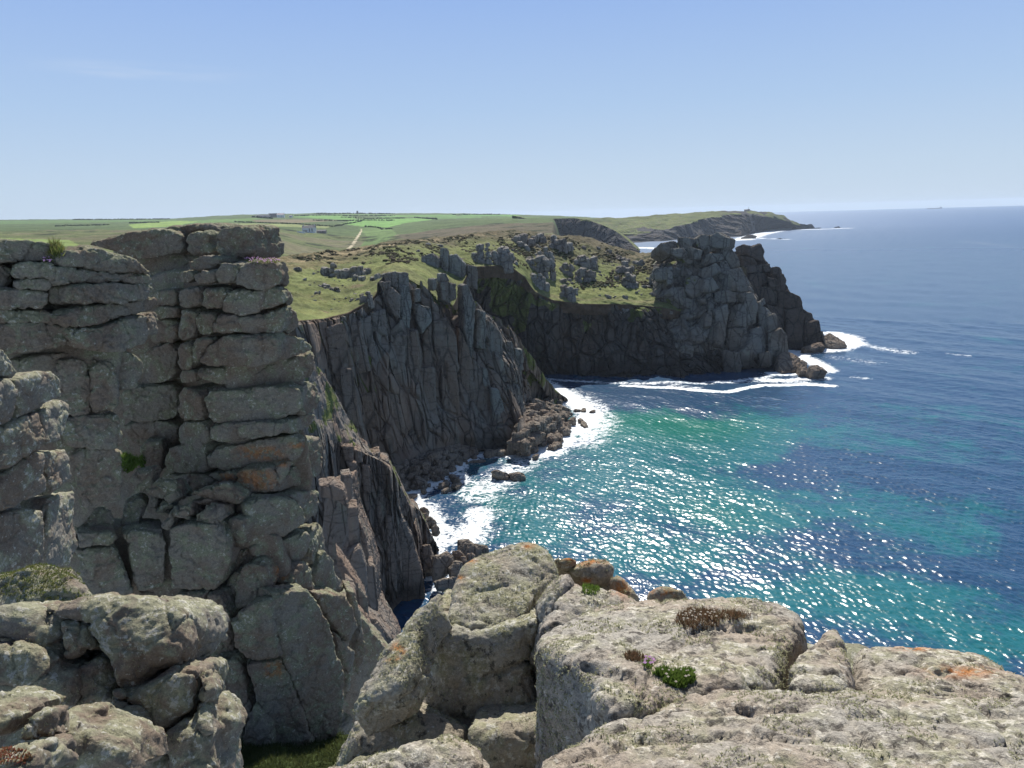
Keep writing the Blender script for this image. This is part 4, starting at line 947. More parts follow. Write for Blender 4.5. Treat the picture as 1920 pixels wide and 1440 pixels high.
    for lb, poly, Y, T, bl in L:
        p = Z2(*poly); xs = [a for a, b in p]; ys = [b for a, b in p]
        fg('boulder', 'boulder', lb, [(p, (sum(xs)/len(xs), sum(ys)/len(ys), Y), nf, T, {'r': .13, 'bulge': bl})], MG2, .022, 'stepped rocks at the lower left', AMPL, shag=.35)
    fg('rock_ledge', 'rock ledge', 'grassy sloping ledge under the pale stepped outcrop at the left',
       [(Z2((-160, 520), (0, 540), (200, 525), (330, 520), (372, 572), (428, 665), (380, 720), (100, 760), (-160, 760)), Z2((200, 640))[0]+(10.8,), (.1, -.45, .9), 1.6, {'r': .2, 'bulge': .1})], MG2, .03, amps=AMPL, shag=.0)
    # a filling floor under the stepped rocks and under the foreground rocks
    for nm, poly, anc, nr, T, hh in (('rock_bed', Z2((-160, 760), (400, 800), (820, 1000), (920, 1200), (940, 1520), (-160, 1520)), Z2((300, 1200))[0]+(9.2,), (.1, -.75, .65), 2.5, .06),
                                     ('rock_bed', [(560, 1520), (620, 1400), (700, 1300), (860, 1190), (1040, 1130), (1200, 1150), (1500, 1180), (1800, 1250), (2300, 1400), (2300, 2000), (500, 2000)], (1100, 1330, 4.5), (.02, .1, 1), 2.5, .05)):
        V, Q = rock(poly, Plane(at(*anc), nr), T, hh, .2, 0, AMPL, shrink=0)
        tag(mesh_obj(nm, V, Q, MG2, attrs={'rust': np.zeros(len(V))}), 'bedrock under the near boulders', None, None, 'structure')

# ------------------------------------------------------------------ rocks further off
def Z3(*p): return [(a/2.77+580, b/2.77+680) for a, b in p]
def ZT(*p): return [(a/4.364+1160, b/4.364+410) for a, b in p]
def ZB(*p): return [(a/4+560, b/4+440) for a, b in p]
def Z6(*p): return [(a/2.526+880, b/2.526+360) for a, b in p]
def far_rock(poly, Y, T, lean=.15, yaw=0., hk=.0013, rr=.14, amp=1., taper=0.):
    xs = [a for a, b in poly]; ys = [b for a, b in poly]
    pl = Plane(at(sum(xs)/len(xs), sum(ys)/len(ys), Y), (math.sin(yaw), -math.cos(yaw), math.tan(lean)))
    uv = np.array(pl.uv(poly)); siz = (uv.max(0)-uv.min(0)).min(); h = Y*hk
    V, Q = slab(uv, pl.o, pl.e1, pl.e2, T, h, max(h*.8, min(.5, siz*rr)), siz*.05, taper, -h*.25, 0)
    NB[0] += 1; s_ = Y/100*amp
    return roughen(V, Q, [(2.4*s_, .16*s_, 'warp'), (1.2*s_, .10*s_, 'n'), (.9*s_, .10*s_, 'crack'), (.4*s_, .05*s_, 'f')], NB[0]*7), Q
def far_part(root, name, V, Q, mat, grass=None, label=None):
    o = mesh_obj(name, V, Q, mat, smooth=False, attrs={'grass': np.zeros(len(V)) if grass is None else grass}); child(o, root)
    if label: o['label'] = label
    return o
MN = cliff_mat('near_cliff_rock', (.225, .195, .165), (.225, .165, .125), (.235, .235, .175), 2., bump=.25)
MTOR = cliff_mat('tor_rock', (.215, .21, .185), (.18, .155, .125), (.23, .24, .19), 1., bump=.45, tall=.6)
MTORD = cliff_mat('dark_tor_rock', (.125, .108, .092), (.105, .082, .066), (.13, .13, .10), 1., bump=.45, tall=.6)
MBEACH = cliff_mat('shore_rock', (.25, .215, .175), (.21, .165, .13), (.24, .215, .18), 2., bump=.2, tall=.8, wet=(.5, -2.))
def build_near_cliff():
    base = crv([(560, 1280, None, 2), (640, 1205, None, 2), (690, 1178, None, 1), (730, 1150, None, 1), (770, 1110, None, .5), (800, 1072, None, 0), (814, 1046, None, -.5), (824, 1033, None, -1)])
    lip = crv([(560, 830, 86), (600, 835, 90), (640, 842, 97), (690, 854, 101), (731, 872, 104), (745, 902, 107), (770, 948, 111), (786, 957, 113), (801, 987, 116), (817, 1018, 118.5)])
    crest = crv([(560, 640, 90), (596, 680, 96), (627, 732, 100), (652, 780, 104), (677, 820, 107), (700, 850, 109), (731, 862, 110), (750, 900, 112), (772, 943, 114), (790, 957, 116), (803, 988, 118), (818, 1018, 120)])
    back = [(a, P+np.array((-2, 9, -9))) for a, P in crest]; back2 = [(a, np.array((P[0]-4, P[1]+17, -2))) for a, P in crest]
    V, Q, u, v, tk = loft([base, lip, crest, back, back2], 420, 380, [1, .35, .2, .3])
    out = np.array((.35, -.93, .05))
    fr = ss(0, .02, v)*ss(tk[1]+.06, tk[1]-.02, v)
    q = V*np.array((1, 1, .12))
    V = V+out*(fr*(2.4*ridged(q/8, 3, 91)-2.6+colmn(V, 1.0, 1.9, 9, 93)))[:, None]
    md = ss(tk[1], tk[1]+.04, v)
    f1, f2, a, b = worley(V/np.array((1.8, 1.8, 1.2)), 95)
    V[:, 2] += md*(.5*fbm(V/3, 3, 96)+.8*(a-.5)*ss(0, .3, fbm(V/6, 2, 97)+.1))
    V = V+out*((1-fr)*.5*fbm(V/2.5, 3, 98))[:, None]
    gr = md*(.42+.75*fbm(V/4.5, 4, 99)); gr = np.where(v > tk[2], .5, gr)
    tag(mesh_obj('cove_cliff', V, Q, MN, smooth=False, attrs={'grass': gr}), 'shaded cliff with a debris slope above the narrow inlet', None, None, 'structure')
    t = empty('columnar_rock', at(715, 1170, 100), 'group of tall upright granite columns standing out of the cliff above the narrow inlet', 'rock columns')
    for poly, Y in [(Z3((508, 757), (545, 748), (572, 772), (580, 950), (592, 1080), (545, 1070), (525, 900)), 114.5), (Z3((455, 657), (475, 650), (522, 740), (508, 800), (470, 800)), 108.5),
                    (Z3((378, 602), (415, 585), (442, 612), (440, 710), (420, 770), (372, 760)), 105.5), (Z3((318, 482), (365, 470), (368, 520), (340, 545), (316, 520)), 105), (Z3((370, 500), (415, 510), (420, 548), (375, 550)), 106),
                    (Z3((315, 520), (350, 520), (352, 575), (315, 562)), 103), (Z3((170, 432), (225, 442), (230, 522), (182, 512)), 97), (Z3((230, 450), (270, 462), (275, 522), (236, 517)), 98.5),
                    (Z3((190, 512), (245, 522), (250, 592), (220, 605)), 96.5), (Z3((270, 530), (315, 545), (320, 680), (280, 660)), 100), (Z3((430, 810), (480, 795), (530, 900), (590, 1090), (600, 1230), (545, 1290), (470, 1250), (450, 1050)), 105),
                    (Z3((355, 640), (385, 640), (400, 780), (380, 860), (350, 780)), 102.5), (Z3((590, 1000), (640, 990), (645, 1120), (640, 1230), (600, 1240)), 112.5), (Z3((395, 800), (430, 800), (450, 1000), (455, 1200), (410, 1100)), 102)]:
        V, Q = far_rock(poly, Y, 4.5, .06, .2, .0014, .16, .8); far_part(t, 'column', V, Q, MN)
    t = empty('columnar_rock', at(655, 1190, 64), 'cluster of narrow brownish columns with sunlit edges just beyond the pillar-like stack', 'rock columns')
    for poly, Y in [(Z3((165, 592), (210, 580), (222, 602), (222, 745), (180, 705)), 66), (Z3((50, 640), (130, 622), (186, 660), (206, 762), (150, 722), (60, 702)), 60), (Z3((205, 792), (250, 770), (258, 830), (266, 955), (212, 1005), (180, 1002), (207, 900)), 62),
                    (Z3((262, 832), (292, 900), (312, 990), (300, 1055), (266, 972)), 64), (Z3((180, 1007), (265, 962), (300, 1062), (302, 1222), (260, 1192), (216, 1082)), 60), (Z3((310, 1052), (340, 1060), (346, 1130), (357, 1292), (322, 1282), (302, 1132)), 65),
                    (Z3((140, 990), (200, 1070), (256, 1152), (250, 1192), (190, 1152), (150, 1062)), 54), (Z3((255, 1160), (300, 1230), (310, 1320), (262, 1280), (236, 1200)), 56), (Z3((205, 755), (250, 750), (256, 790), (206, 800)), 62.5),
                    (Z3((190, 1160), (240, 1200), (250, 1310), (215, 1280)), 50), (Z3((290, 1312), (360, 1352), (432, 1442), (420, 1500), (300, 1500)), 58), (Z3((235, 1310), (270, 1330), (330, 1400), (330, 1500), (240, 1500)), 52), (Z3((60, 1215), (120, 1240), (235, 1300), (240, 1500), (90, 1500)), 47)]:
        V, Q = far_rock(poly, Y, 3., .12, .25, .0015, .18, .8)
        x, y = to_px(V); g = np.where(in_poly(x, y, Z3((232, 1305), (275, 1325), (335, 1400), (335, 1500), (230, 1500))), .8, 0)
        far_part(t, 'column', V, Q, MN, g)
    V, Q = far_rock(Z3((90, 640), (205, 600), (225, 780), (300, 960), (335, 1110), (340, 1290), (440, 1460), (480, 1600), (60, 1600), (60, 900)), 68, 8, .22, .1, .002, .1)
    far_part(t, 'core', V, Q, MN)
    # grassy gully floor between the stack and the near boulders
    V, Q, u, v, tk = loft([crv([(300, 1560, 17), (720, 1560, 17)]), crv([(300, 1440, 21), (700, 1440, 21)]), crv([(380, 1385, 25.5), (690, 1380, 25.5)])], 120, 120)
    V[:, 2] += .25*fbm(V/1.2, 4, 9)
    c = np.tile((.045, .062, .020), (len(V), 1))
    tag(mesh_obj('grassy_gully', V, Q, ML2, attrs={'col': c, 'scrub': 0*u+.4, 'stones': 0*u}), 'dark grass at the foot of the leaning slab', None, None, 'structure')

def poly_boulder(seed, flat=.75):
    rs = np.random.RandomState(seed); n = rs.randint(5, 8)
    a = np.sort(rs.uniform(0, 2*np.pi, n)+0); a = np.linspace(0, 2*np.pi, n, False)+rs.uniform(-.35, .35, n)
    r = rs.uniform(.8, 1.1, n)
    V, Q = slab([(r_*math.cos(t_), r_*math.sin(t_)*.8) for r_, t_ in zip(r, a)], (0, 0, .6*flat), (1, 0, 0), (0, 1, 0), 1.2*flat, .085, .16, .1, 0, 0, 0)
    return roughen(V, Q, [(1.3, .22, 'warp'), (.8, .12, 'n'), (.6, .08, 'crack'), (.25, .04, 'f')], seed), Q
def build_boulders():
    # shingle bed of the cove and the mound under the rubble at the buttress tip
    for nm, lb, cs in (('cove_beach', 'dark stony floor of the shaded cove', [crv([(715, 925, None, -.6), (765, 922, None, -.6), (810, 908, None, -.6), (850, 885, None, -.6), (885, 868, None, -.6), (900, 850, None, -.6), (930, 850, None, -.6)]), crv([(700, 898, None, 1.5), (760, 886, None, 1.2), (800, 872, None, 1.2), (840, 858, None, 1.2), (872, 848, None, 1.2), (890, 842, None, .8), (930, 845, None, 0)]), crv([(690, 880, None, 4), (745, 862, None, 4), (800, 835, None, 4), (860, 822, None, 4), (905, 830, None, 2), (920, 835, None, 1), (940, 840, None, 0)])]),
                       ('rubble_mound', 'mound of rock under the tumbled boulders', [crv([(945, 862, None, -1), (990, 852, None, -1), (1040, 822, None, -1), (1078, 795, None, -1), (1070, 765, None, -1), (1030, 735, None, -1), (1000, 715, None, -1)]), crv([(950, 842, None, 1), (985, 830, None, 3), (1020, 800, None, 2.5), (1045, 782, None, 1.5), (1035, 762, None, 2), (1012, 742, None, 2.5), (995, 722, None, 1)]), crv([(955, 825, None, 3), (970, 800, None, 7), (982, 775, None, 7), (992, 765, None, 6), (992, 752, None, 6), (990, 740, None, 5), (985, 722, None, 2)])])):
        V, Q, u, v, tk = loft(cs, 120, 60)
        V[:, 2] += .5*fbm(V/3, 4, 7)+.5*(worley(V/2.2, 8)[2]-.5)
        tag(mesh_obj(nm, V, Q, MBEACH, smooth=False, attrs={'grass': 0*u}), lb, None, None, 'structure')
    protos = [poly_boulder(s, f) for s, f in ((1, .7), (5, .9), (9, .6), (13, 1.), (21, .55), (33, .8))]
    rs = np.random.RandomState(11); first = {}
    def put(px, py, z, s, label, group, k=None, sx=1., tilt=.3):
        k = rs.randint(6) if k is None else k
        P = onz(px, py, z)
        if k not in first:
            V, Q = protos[k]; o = mesh_obj('boulder', V, Q, MBEACH, smooth=False, attrs={'grass': np.zeros(len(V))}); first[k] = o
        else:
            o = first[k].copy(); COL.objects.link(o)
            for kk in ('label', 'category', 'group'):
                if kk in o: del o[kk]
        o.location = P; o.scale = (s*sx, s*rs.uniform(.75, 1.05), s*rs.uniform(.7, 1.0))
        o.rotation_euler = (rs.uniform(-tilt, tilt), rs.uniform(-tilt, tilt), rs.uniform(0, 6.28))
        tag(o, label, 'boulder', group)
        if z < .8: shore_rocks.append((P[0], P[1], s))
        return o
    def scatter(poly, n, zf, smin, smax, label, group, gap=1.1):
        P = np.array(poly, float); lo, hi = P.min(0), P.max(0); got = []
        for _ in range(n*60):
            q = rs.uniform(lo, hi)
            if not in_poly(np.array([q[0]]), np.array([q[1]]), P)[0]: continue
            s = smin*(smax/smin)**(rs.uniform()**1.7); W = onz(q[0], q[1], 1.)
            if any((W[0]-g[0])**2+(W[1]-g[1])**2 < ((s+g[2])*gap*.62)**2 for g in got): continue
            got.append((W[0], W[1], s)); put(q[0], q[1], zf(*q), s, label, group)
            if len(got) >= n: break
    zb = lambda x, y: .1+2.6*max(0, min(1, (np.interp(x, (715, 765, 810, 850, 900), (925, 918, 905, 882, 850))-y)/45))
    scatter([(708, 925), (765, 922), (812, 908), (852, 884), (890, 862), (905, 838), (860, 830), (800, 842), (745, 868), (715, 895)], 130, zb, .65, 2.2, 'dark grey boulder in the shaded rubble beach at the back of the cove', 'rubble beach boulders')
    zt = lambda x, y: .3+4.5*max(0, min(1, (np.interp(y, (735, 760, 795, 822, 850), (1008, 1060, 1080, 1040, 990))-x)/75))
    scatter([(962, 850), (1000, 842), (1042, 818), (1076, 795), (1070, 768), (1040, 745), (1005, 728), (992, 742), (985, 775), (972, 805), (955, 830)], 75, zt, 1.2, 3.4, 'brown boulder in the tumbled pile at the tip of the buttress', 'tumbled boulders at the buttress tip', .95)
    for px, py, s, lb in [(1000, 760, 4.2, 'largest dark boulder at the top of the tumbled pile'), (998, 800, 3.6, 'big square-topped boulder low in the tumbled pile'), (1056, 806, 3.4, 'dark wet boulder at the seaward end of the tumbled pile'),
                          (1022, 790, 3.0, 'flat-sided boulder in the middle of the tumbled pile'), (975, 828, 2.6, 'upright boulder at the landward foot of the tumbled pile')]:
        put(px, py, zt(px, py), s, lb, 'tumbled boulders at the buttress tip')
    for px, py, s, sx, lb in [(1040, 838, 2.3, 1.1, 'square block alone in the water off the tumbled pile'), (1044, 824, 2.4, 1.2, 'flat slab-like boulder beside the square block in the water'), (930, 851, 2.6, 1.3, 'dark rounded boulder alone in the shaded water under the buttress'),
                              (1004, 857, 1.2, 1.2, 'small reddish rock awash in the foam'), (848, 895, 1.3, 1., 'boulder at the upper edge of the foam in the cove'), (855, 901, 1.6, 1.2, 'dark boulder in the foam, broadest of the stray ones in the cove'), (838, 905, 1.2, 1.1, 'low boulder half covered by foam'),
                              (831, 911, 1.4, 1.1, 'pale-topped boulder in the foam'), (856, 912, 1.5, 1.4, 'long dark rock lying in the foam'), (837, 920, 1.1, 1.3, 'outermost small rock in the cove foam'), (795, 921, 1., 1.2, 'small rock at the waterline near the rubble beach'),
                              (771, 933, 1.1, 1.5, 'flat rock close under the near cliff foot'), (896, 866, 1.2, 1.8, 'long low rock at the shaded edge of the cove'), (1094, 770, 1.2, 1.3, 'small rock in the surf beyond the tumbled pile'), (1112, 772, 1., 1.4, 'outermost small rock in the surf'), (1088, 790, 1.4, 1.4, 'rock half awash beside the tumbled pile'), (1096, 797, 1.5, 1.8, 'flat rock awash at the tip of the tumbled pile'), (1082, 770, 1., 1.2, 'little rock in the surf near the pile')]:
        put(px, py, .15, s, lb, 'stray rocks in the surf', sx=sx, tilt=.15)
    # reef in the cove and the rocks under the near cliff
    def reef(name, label, polys, Y, T, mat, cat='reef'):
        Vs, Qs, k = [], [], 0
        for p, dy in polys:
            V, Q = far_rock(p, Y+dy, T, .75, 0, .0016, .2, .9); Vs.append(V); Qs.append(Q+k); k += len(V)
        V = np.concatenate(Vs); o = mesh_obj(name, V, np.concatenate(Qs), mat, smooth=False, attrs={'grass': np.zeros(len(V))}, loc=V.mean(0)); tag(o, label, cat)
        m = V.mean(0); shore_rocks.append((m[0], m[1], (V[:, 0].max()-V[:, 0].min())*.4))
    def ZD(*p): return [(a/4.5+720, b/4.5+780) for a, b in p]
    reef('reef', 'jagged brown reef alone in the middle of the cove foam', [(ZD((900, 460), (960, 445), (1000, 470), (1010, 520), (950, 515)), 0), (ZD((985, 470), (1045, 470), (1050, 530), (1000, 525)), .5), (ZD((1040, 480), (1120, 465), (1180, 480), (1200, 520), (1160, 555), (1080, 545)), 0)], 156, 3.5, MBEACH)
    reef('boulder', 'big dark flat-topped boulder at the water, behind the tall blunt boulder', [(ZD((615, 1030), (720, 1030), (760, 1070), (870, 1080), (880, 1120), (780, 1165), (690, 1180), (625, 1130)), 0)], 117, 5, MBEACH, 'boulder')
    for lb, p, Y in [('round-topped brown boulder uppermost under the near cliff', ZD((300, 770), (340, 762), (375, 790), (370, 830), (310, 815)), 124), ('brown boulder second in the heap under the near cliff', ZD((300, 815), (365, 815), (360, 870), (310, 870)), 122.5),
                     ('bright-edged boulder leaning out from the heap under the near cliff', ZD((350, 850), (400, 840), (435, 890), (425, 930), (370, 920)), 121.5), ('boulder in the middle of the heap under the near cliff', ZD((300, 870), (350, 870), (380, 940), (330, 950), (300, 930)), 120), ('small boulder at the water end of the heap under the near cliff', ZD((400, 930), (440, 915), (470, 945), (450, 985), (410, 990)), 120.5),
                     ('big dark boulder at the bottom of the heap under the near cliff', ZD((305, 950), (350, 935), (405, 990), (405, 1040), (350, 1080), (310, 1060)), 117), ('upright reddish rock at the foot of the near cliff', ZD((320, 1085), (390, 1080), (418, 1165), (415, 1300), (330, 1300)), 111), ('large smooth brown boulder beside the upright reddish rock', ZD((408, 1180), (480, 1160), (520, 1135), (580, 1180), (590, 1240), (540, 1310), (480, 1370), (412, 1390)), 107),
                     ('squarish boulder behind the large smooth one', ZD((575, 1140), (640, 1135), (680, 1170), (640, 1220), (580, 1200)), 111.5), ('small boulder next to the squarish one', ZD((645, 1185), (690, 1180), (705, 1230), (660, 1255)), 109.5), ('pale rounded stone tucked against the flat-topped boulder', ZD((702, 1165), (740, 1150), (772, 1172), (760, 1215), (710, 1215)), 110),
                     ('dark boulder partly hidden by the tall blunt boulder', ZD((540, 1280), (600, 1215), (660, 1230), (660, 1330), (560, 1350)), 105.5), ('tan sunlit slab in the inlet below the near cliff', ZD((415, 1395), (500, 1365), (600, 1350), (600, 1460), (450, 1460)), 101)]:
        V, Q = far_rock(p, Y, 3.2, .6, .1, .0014, .22, .8)
        tag(mesh_obj('boulder', V, Q, MBEACH, smooth=False, attrs={'grass': np.zeros(len(V))}, loc=V.mean(0)), lb, 'boulder', 'boulders under the near cliff')
        m = V.mean(0); shore_rocks.append((m[0], m[1], 2.))

def torY(px, py): return 268+max(0, 700-py)*.115+max(0, px-1440)*.06
def build_tor():
    t = empty('rocky_tor', onz(1390, 700, 1), 'massive pyramid-shaped granite tor at the seaward end of the headland, grey and blocky', 'tor')
    P = [((750, 140), (800, 110), (895, 155), (890, 225), (850, 245), (790, 240), (740, 225)), ((620, 170), (680, 130), (755, 135), (735, 230), (700, 260), (640, 230)), ((730, 210), (790, 205), (795, 260), (740, 280)), ((480, 150), (590, 155), (600, 230), (560, 270), (500, 240)), ((350, 200), (420, 180), (480, 190), (490, 270), (420, 300), (355, 250)),
         ((420, 240), (520, 240), (560, 290), (520, 320), (430, 300)), ((530, 300), (600, 280), (620, 340), (590, 370), (535, 345)), ((600, 230), (690, 260), (680, 330), (620, 330)), ((660, 370), (720, 290), (840, 280), (860, 330), (790, 360), (700, 385)), ((840, 230), (920, 225), (990, 330), (1000, 390), (920, 405), (880, 330)), ((640, 460), (690, 400), (790, 365), (830, 430), (760, 470), (700, 490)),
         ((830, 330), (880, 340), (920, 420), (890, 520), (830, 560), (790, 560), (830, 440)), ((900, 410), (1000, 395), (1040, 480), (1080, 590), (1000, 600), (930, 560)), ((560, 480), (640, 470), (700, 500), (680, 590), (600, 640), (540, 590)), ((700, 500), (770, 480), (830, 570), (760, 600), (690, 600)), ((780, 600), (870, 580), (875, 660), (830, 690), (775, 680)), ((710, 620), (760, 600), (770, 660), (720, 680)), ((880, 590), (990, 600), (990, 680), (900, 680)),
         ((720, 700), (780, 690), (790, 740), (740, 760)), ((735, 750), (770, 760), (760, 880), (710, 880), (710, 810)), ((930, 710), (1030, 690), (1045, 760), (1030, 880), (890, 885), (905, 800)), ((790, 750), (890, 700), (900, 780), (880, 880), (800, 870)), ((830, 830), (890, 850), (880, 960), (850, 1060), (800, 1010)), ((890, 900), (1040, 890), (1060, 960), (1000, 1080), (910, 1090), (880, 1000)), ((1000, 610), (1090, 600), (1140, 690), (1130, 850), (1050, 880), (1050, 720)),
         ((1130, 690), (1200, 720), (1230, 780), (1220, 920), (1140, 860)), ((1220, 790), (1280, 770), (1305, 810), (1300, 900), (1225, 930)), ((1100, 900), (1180, 870), (1220, 960), (1200, 1100), (1110, 1150), (1080, 1000)), ((1225, 940), (1330, 900), (1375, 960), (1390, 1090), (1350, 1180), (1230, 1180)), ((1000, 1090), (1100, 1000), (1110, 1160), (1140, 1210), (1000, 1220)), ((250, 470), (300, 400), (390, 400), (400, 500), (290, 510)), ((395, 410), (440, 385), (450, 520), (400, 540)), ((540, 560), (560, 640), (480, 660), (410, 610), (450, 560)),
         ((850, 1070), (990, 1090), (1000, 1200), (1000, 1280), (860, 1280)), ((1140, 680), (1190, 650), (1210, 690), (1170, 710)), ((1140, 1100), (1230, 1090), (1240, 1200), (1140, 1220)), ((640, 170), (560, 150), (600, 230)), ((450, 640), (540, 640), (620, 660), (640, 740), (540, 720)), ((660, 660), (700, 650), (712, 690), (668, 692))]
    for i, p in enumerate(P):
        z = ZT(*p); yy = sum(b for a, b in z)/len(z); xx = sum(a for a, b in z)/len(z)
        V, Q = far_rock(z, torY(xx, yy)-6.2+((i*17 % 7)-3)*.7, 10, .12+.35*((i*29 % 7)/6), .55*((i*37 % 5)/2-1), .0010, .10, .65)
        x, y = to_px(V); far_part(t, 'block', V, Q, MTOR, (V[:, 2] > 20)*np.clip(.1+.9*fbm(V/5, 3, 3), 0, .6)*(x < 1310))
    cs = []
    for pts in ([(1215, 725, 262), (1300, 722, 262), (1400, 708, 263), (1482, 692, 266), (1500, 690, 272)], [(1225, 610, 277), (1300, 590, 274), (1390, 570, 276), (1440, 600, 279), (1462, 640, 280)], [(1230, 510, 292), (1290, 480, 290), (1350, 470, 291), (1390, 500, 291), (1420, 540, 291)], [(1236, 462, 303), (1280, 450, 302), (1330, 444, 302), (1362, 452, 302), (1395, 500, 302)]):
        cs.append(crv(pts))
    cs.append([(a, P+np.array((3, 12, -6))) for a, P in cs[-1]]); cs.append([(a, P+np.array((5, 40, -45))) for a, P in cs[-2]])
    V, Q, u, v, tk = loft(cs, 240, 260, [1, 1, .7, .3, .5])
    V += np.array((.2, -.9, .3))*(colmn(V, 2.0, 5.5, 9, 111)+2.5*ridged(V*np.array((1, 1, .4))/16, 3, 113)-5.2)[:, None]
    far_part(t, 'core', V, Q, MTOR, np.where(v < tk[2], .25, .4)+.4*fbm(V/6, 3, 114)-.15*(u > .4))
    t = empty('rocky_tor', onz(1545, 655, 1), 'dark blocky ridge behind the pyramid-shaped tor, stepping down to the sea', 'tor')
    P = [((950, 240), (1010, 210), (1070, 220), (1060, 280), (980, 300)), ((1070, 240), (1160, 205), (1200, 265), (1180, 350), (1110, 330), (1060, 290)), ((990, 300), (1110, 330), (1130, 370), (1020, 390)), ((1020, 390), (1130, 370), (1180, 370), (1180, 440), (1060, 450)), ((1180, 380), (1240, 365), (1250, 430), (1190, 440)), ((1250, 400), (1320, 390), (1330, 450), (1260, 460)), ((1060, 450), (1200, 440), (1220, 520), (1130, 560), (1080, 530)),
         ((1220, 480), (1315, 500), (1300, 590), (1230, 570)), ((1310, 450), (1355, 450), (1375, 500), (1360, 590), (1310, 600)), ((1090, 560), (1230, 560), (1300, 600), (1290, 720), (1150, 660)), ((1300, 600), (1370, 580), (1480, 640), (1500, 720), (1380, 740), (1300, 720)), ((1210, 700), (1380, 740), (1360, 900), (1290, 900), (1240, 780)), ((1370, 740), (1500, 720), (1520, 800), (1500, 960), (1520, 1080), (1390, 1080), (1370, 920)), ((1510, 740), (1590, 770), (1600, 830), (1530, 860)), ((1530, 850), (1640, 830), (1660, 920), (1520, 1000)), ((1510, 1000), (1660, 920), (1685, 1030), (1530, 1065)), ((1180, 290), (1140, 205), (1160, 205), (1195, 260))]
    for i, p in enumerate(P):
        z = ZT(*p); yy = sum(b for a, b in z)/len(z)
        V, Q = far_rock(z, 304+max(0, 640-yy)*.10-2.0+((i*17 % 7)-3)*.4, 7, .10+.3*((i*29 % 7)/6), .45*((i*53 % 5)/2-1), .0010, .10, .65)
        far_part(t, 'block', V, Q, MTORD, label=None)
    cs = [crv(p) for p in ([(1440, 664, 306), (1480, 660, 306), (1530, 654, 308), (1545, 648, 318)], [(1400, 580, 312), (1450, 570, 312), (1490, 580, 312), (1535, 615, 313)], [(1380, 500, 320), (1420, 495, 320), (1455, 510, 319), (1510, 580, 318)], [(1380, 470, 326), (1405, 464, 326), (1430, 470, 326), (1495, 565, 324)])]
    cs.append([(a, P+np.array((4, 14, -8))) for a, P in cs[-1]]); cs.append([(a, np.array((P[0]+6, P[1]+40, -3))) for a, P in cs[-2]])
    V, Q, u, v, tk = loft(cs, 160, 220, [1, 1, .7, .3, .5])
    V += np.array((.2, -.9, .3))*(colmn(V, 1.5, 3.4, 6, 121)-1)[:, None]
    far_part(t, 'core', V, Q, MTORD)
    def flat(name, label, polys, Y, ln=1.05):
        Vs, Qs, k = [], [], 0
        for p in polys:
            zz = ZT(*p); Yc = onz(sum(a for a, b in zz)/len(zz), sum(b for a, b in zz)/len(zz), Y)[1]
            V, Q = far_rock(zz, Yc, 6, ln, .1, .0011, .08, .6); Vs.append(V); Qs.append(Q+k); k += len(V)
        V = np.concatenate(Vs); tag(mesh_obj(name, V, np.concatenate(Qs), MSHELF, smooth=False, attrs={'grass': np.zeros(len(V))}, loc=V.mean(0)), label, 'reef')
    flat('reef', 'sunlit brown rock shelf at the foot of the pyramid-shaped tor', [((1300, 1115), (1340, 1090), (1410, 1092), (1490, 1140), (1490, 1240), (1330, 1258), (1310, 1200)), ((1490, 1150), (1540, 1170), (1545, 1250), (1490, 1252)), ((1555, 1205), (1620, 1190), (1680, 1215), (1705, 1250), (1580, 1262))], 3.4)
    flat('reef', 'low brown reef at the outermost tip of the headland, washed by surf', [((1670, 965), (1720, 930), (1780, 960), (1850, 1000), (1872, 1042), (1750, 1055), (1670, 1030)), ((1500, 1050), (1660, 1000), (1690, 1050), (1520, 1075))], 2.6)
MSHELF = cliff_mat('sunlit_shelf_rock', (.24, .20, .16), (.19, .145, .11), (.22, .19, .15), 1., bump=.35, tall=.7, wet=(.5, -2.))

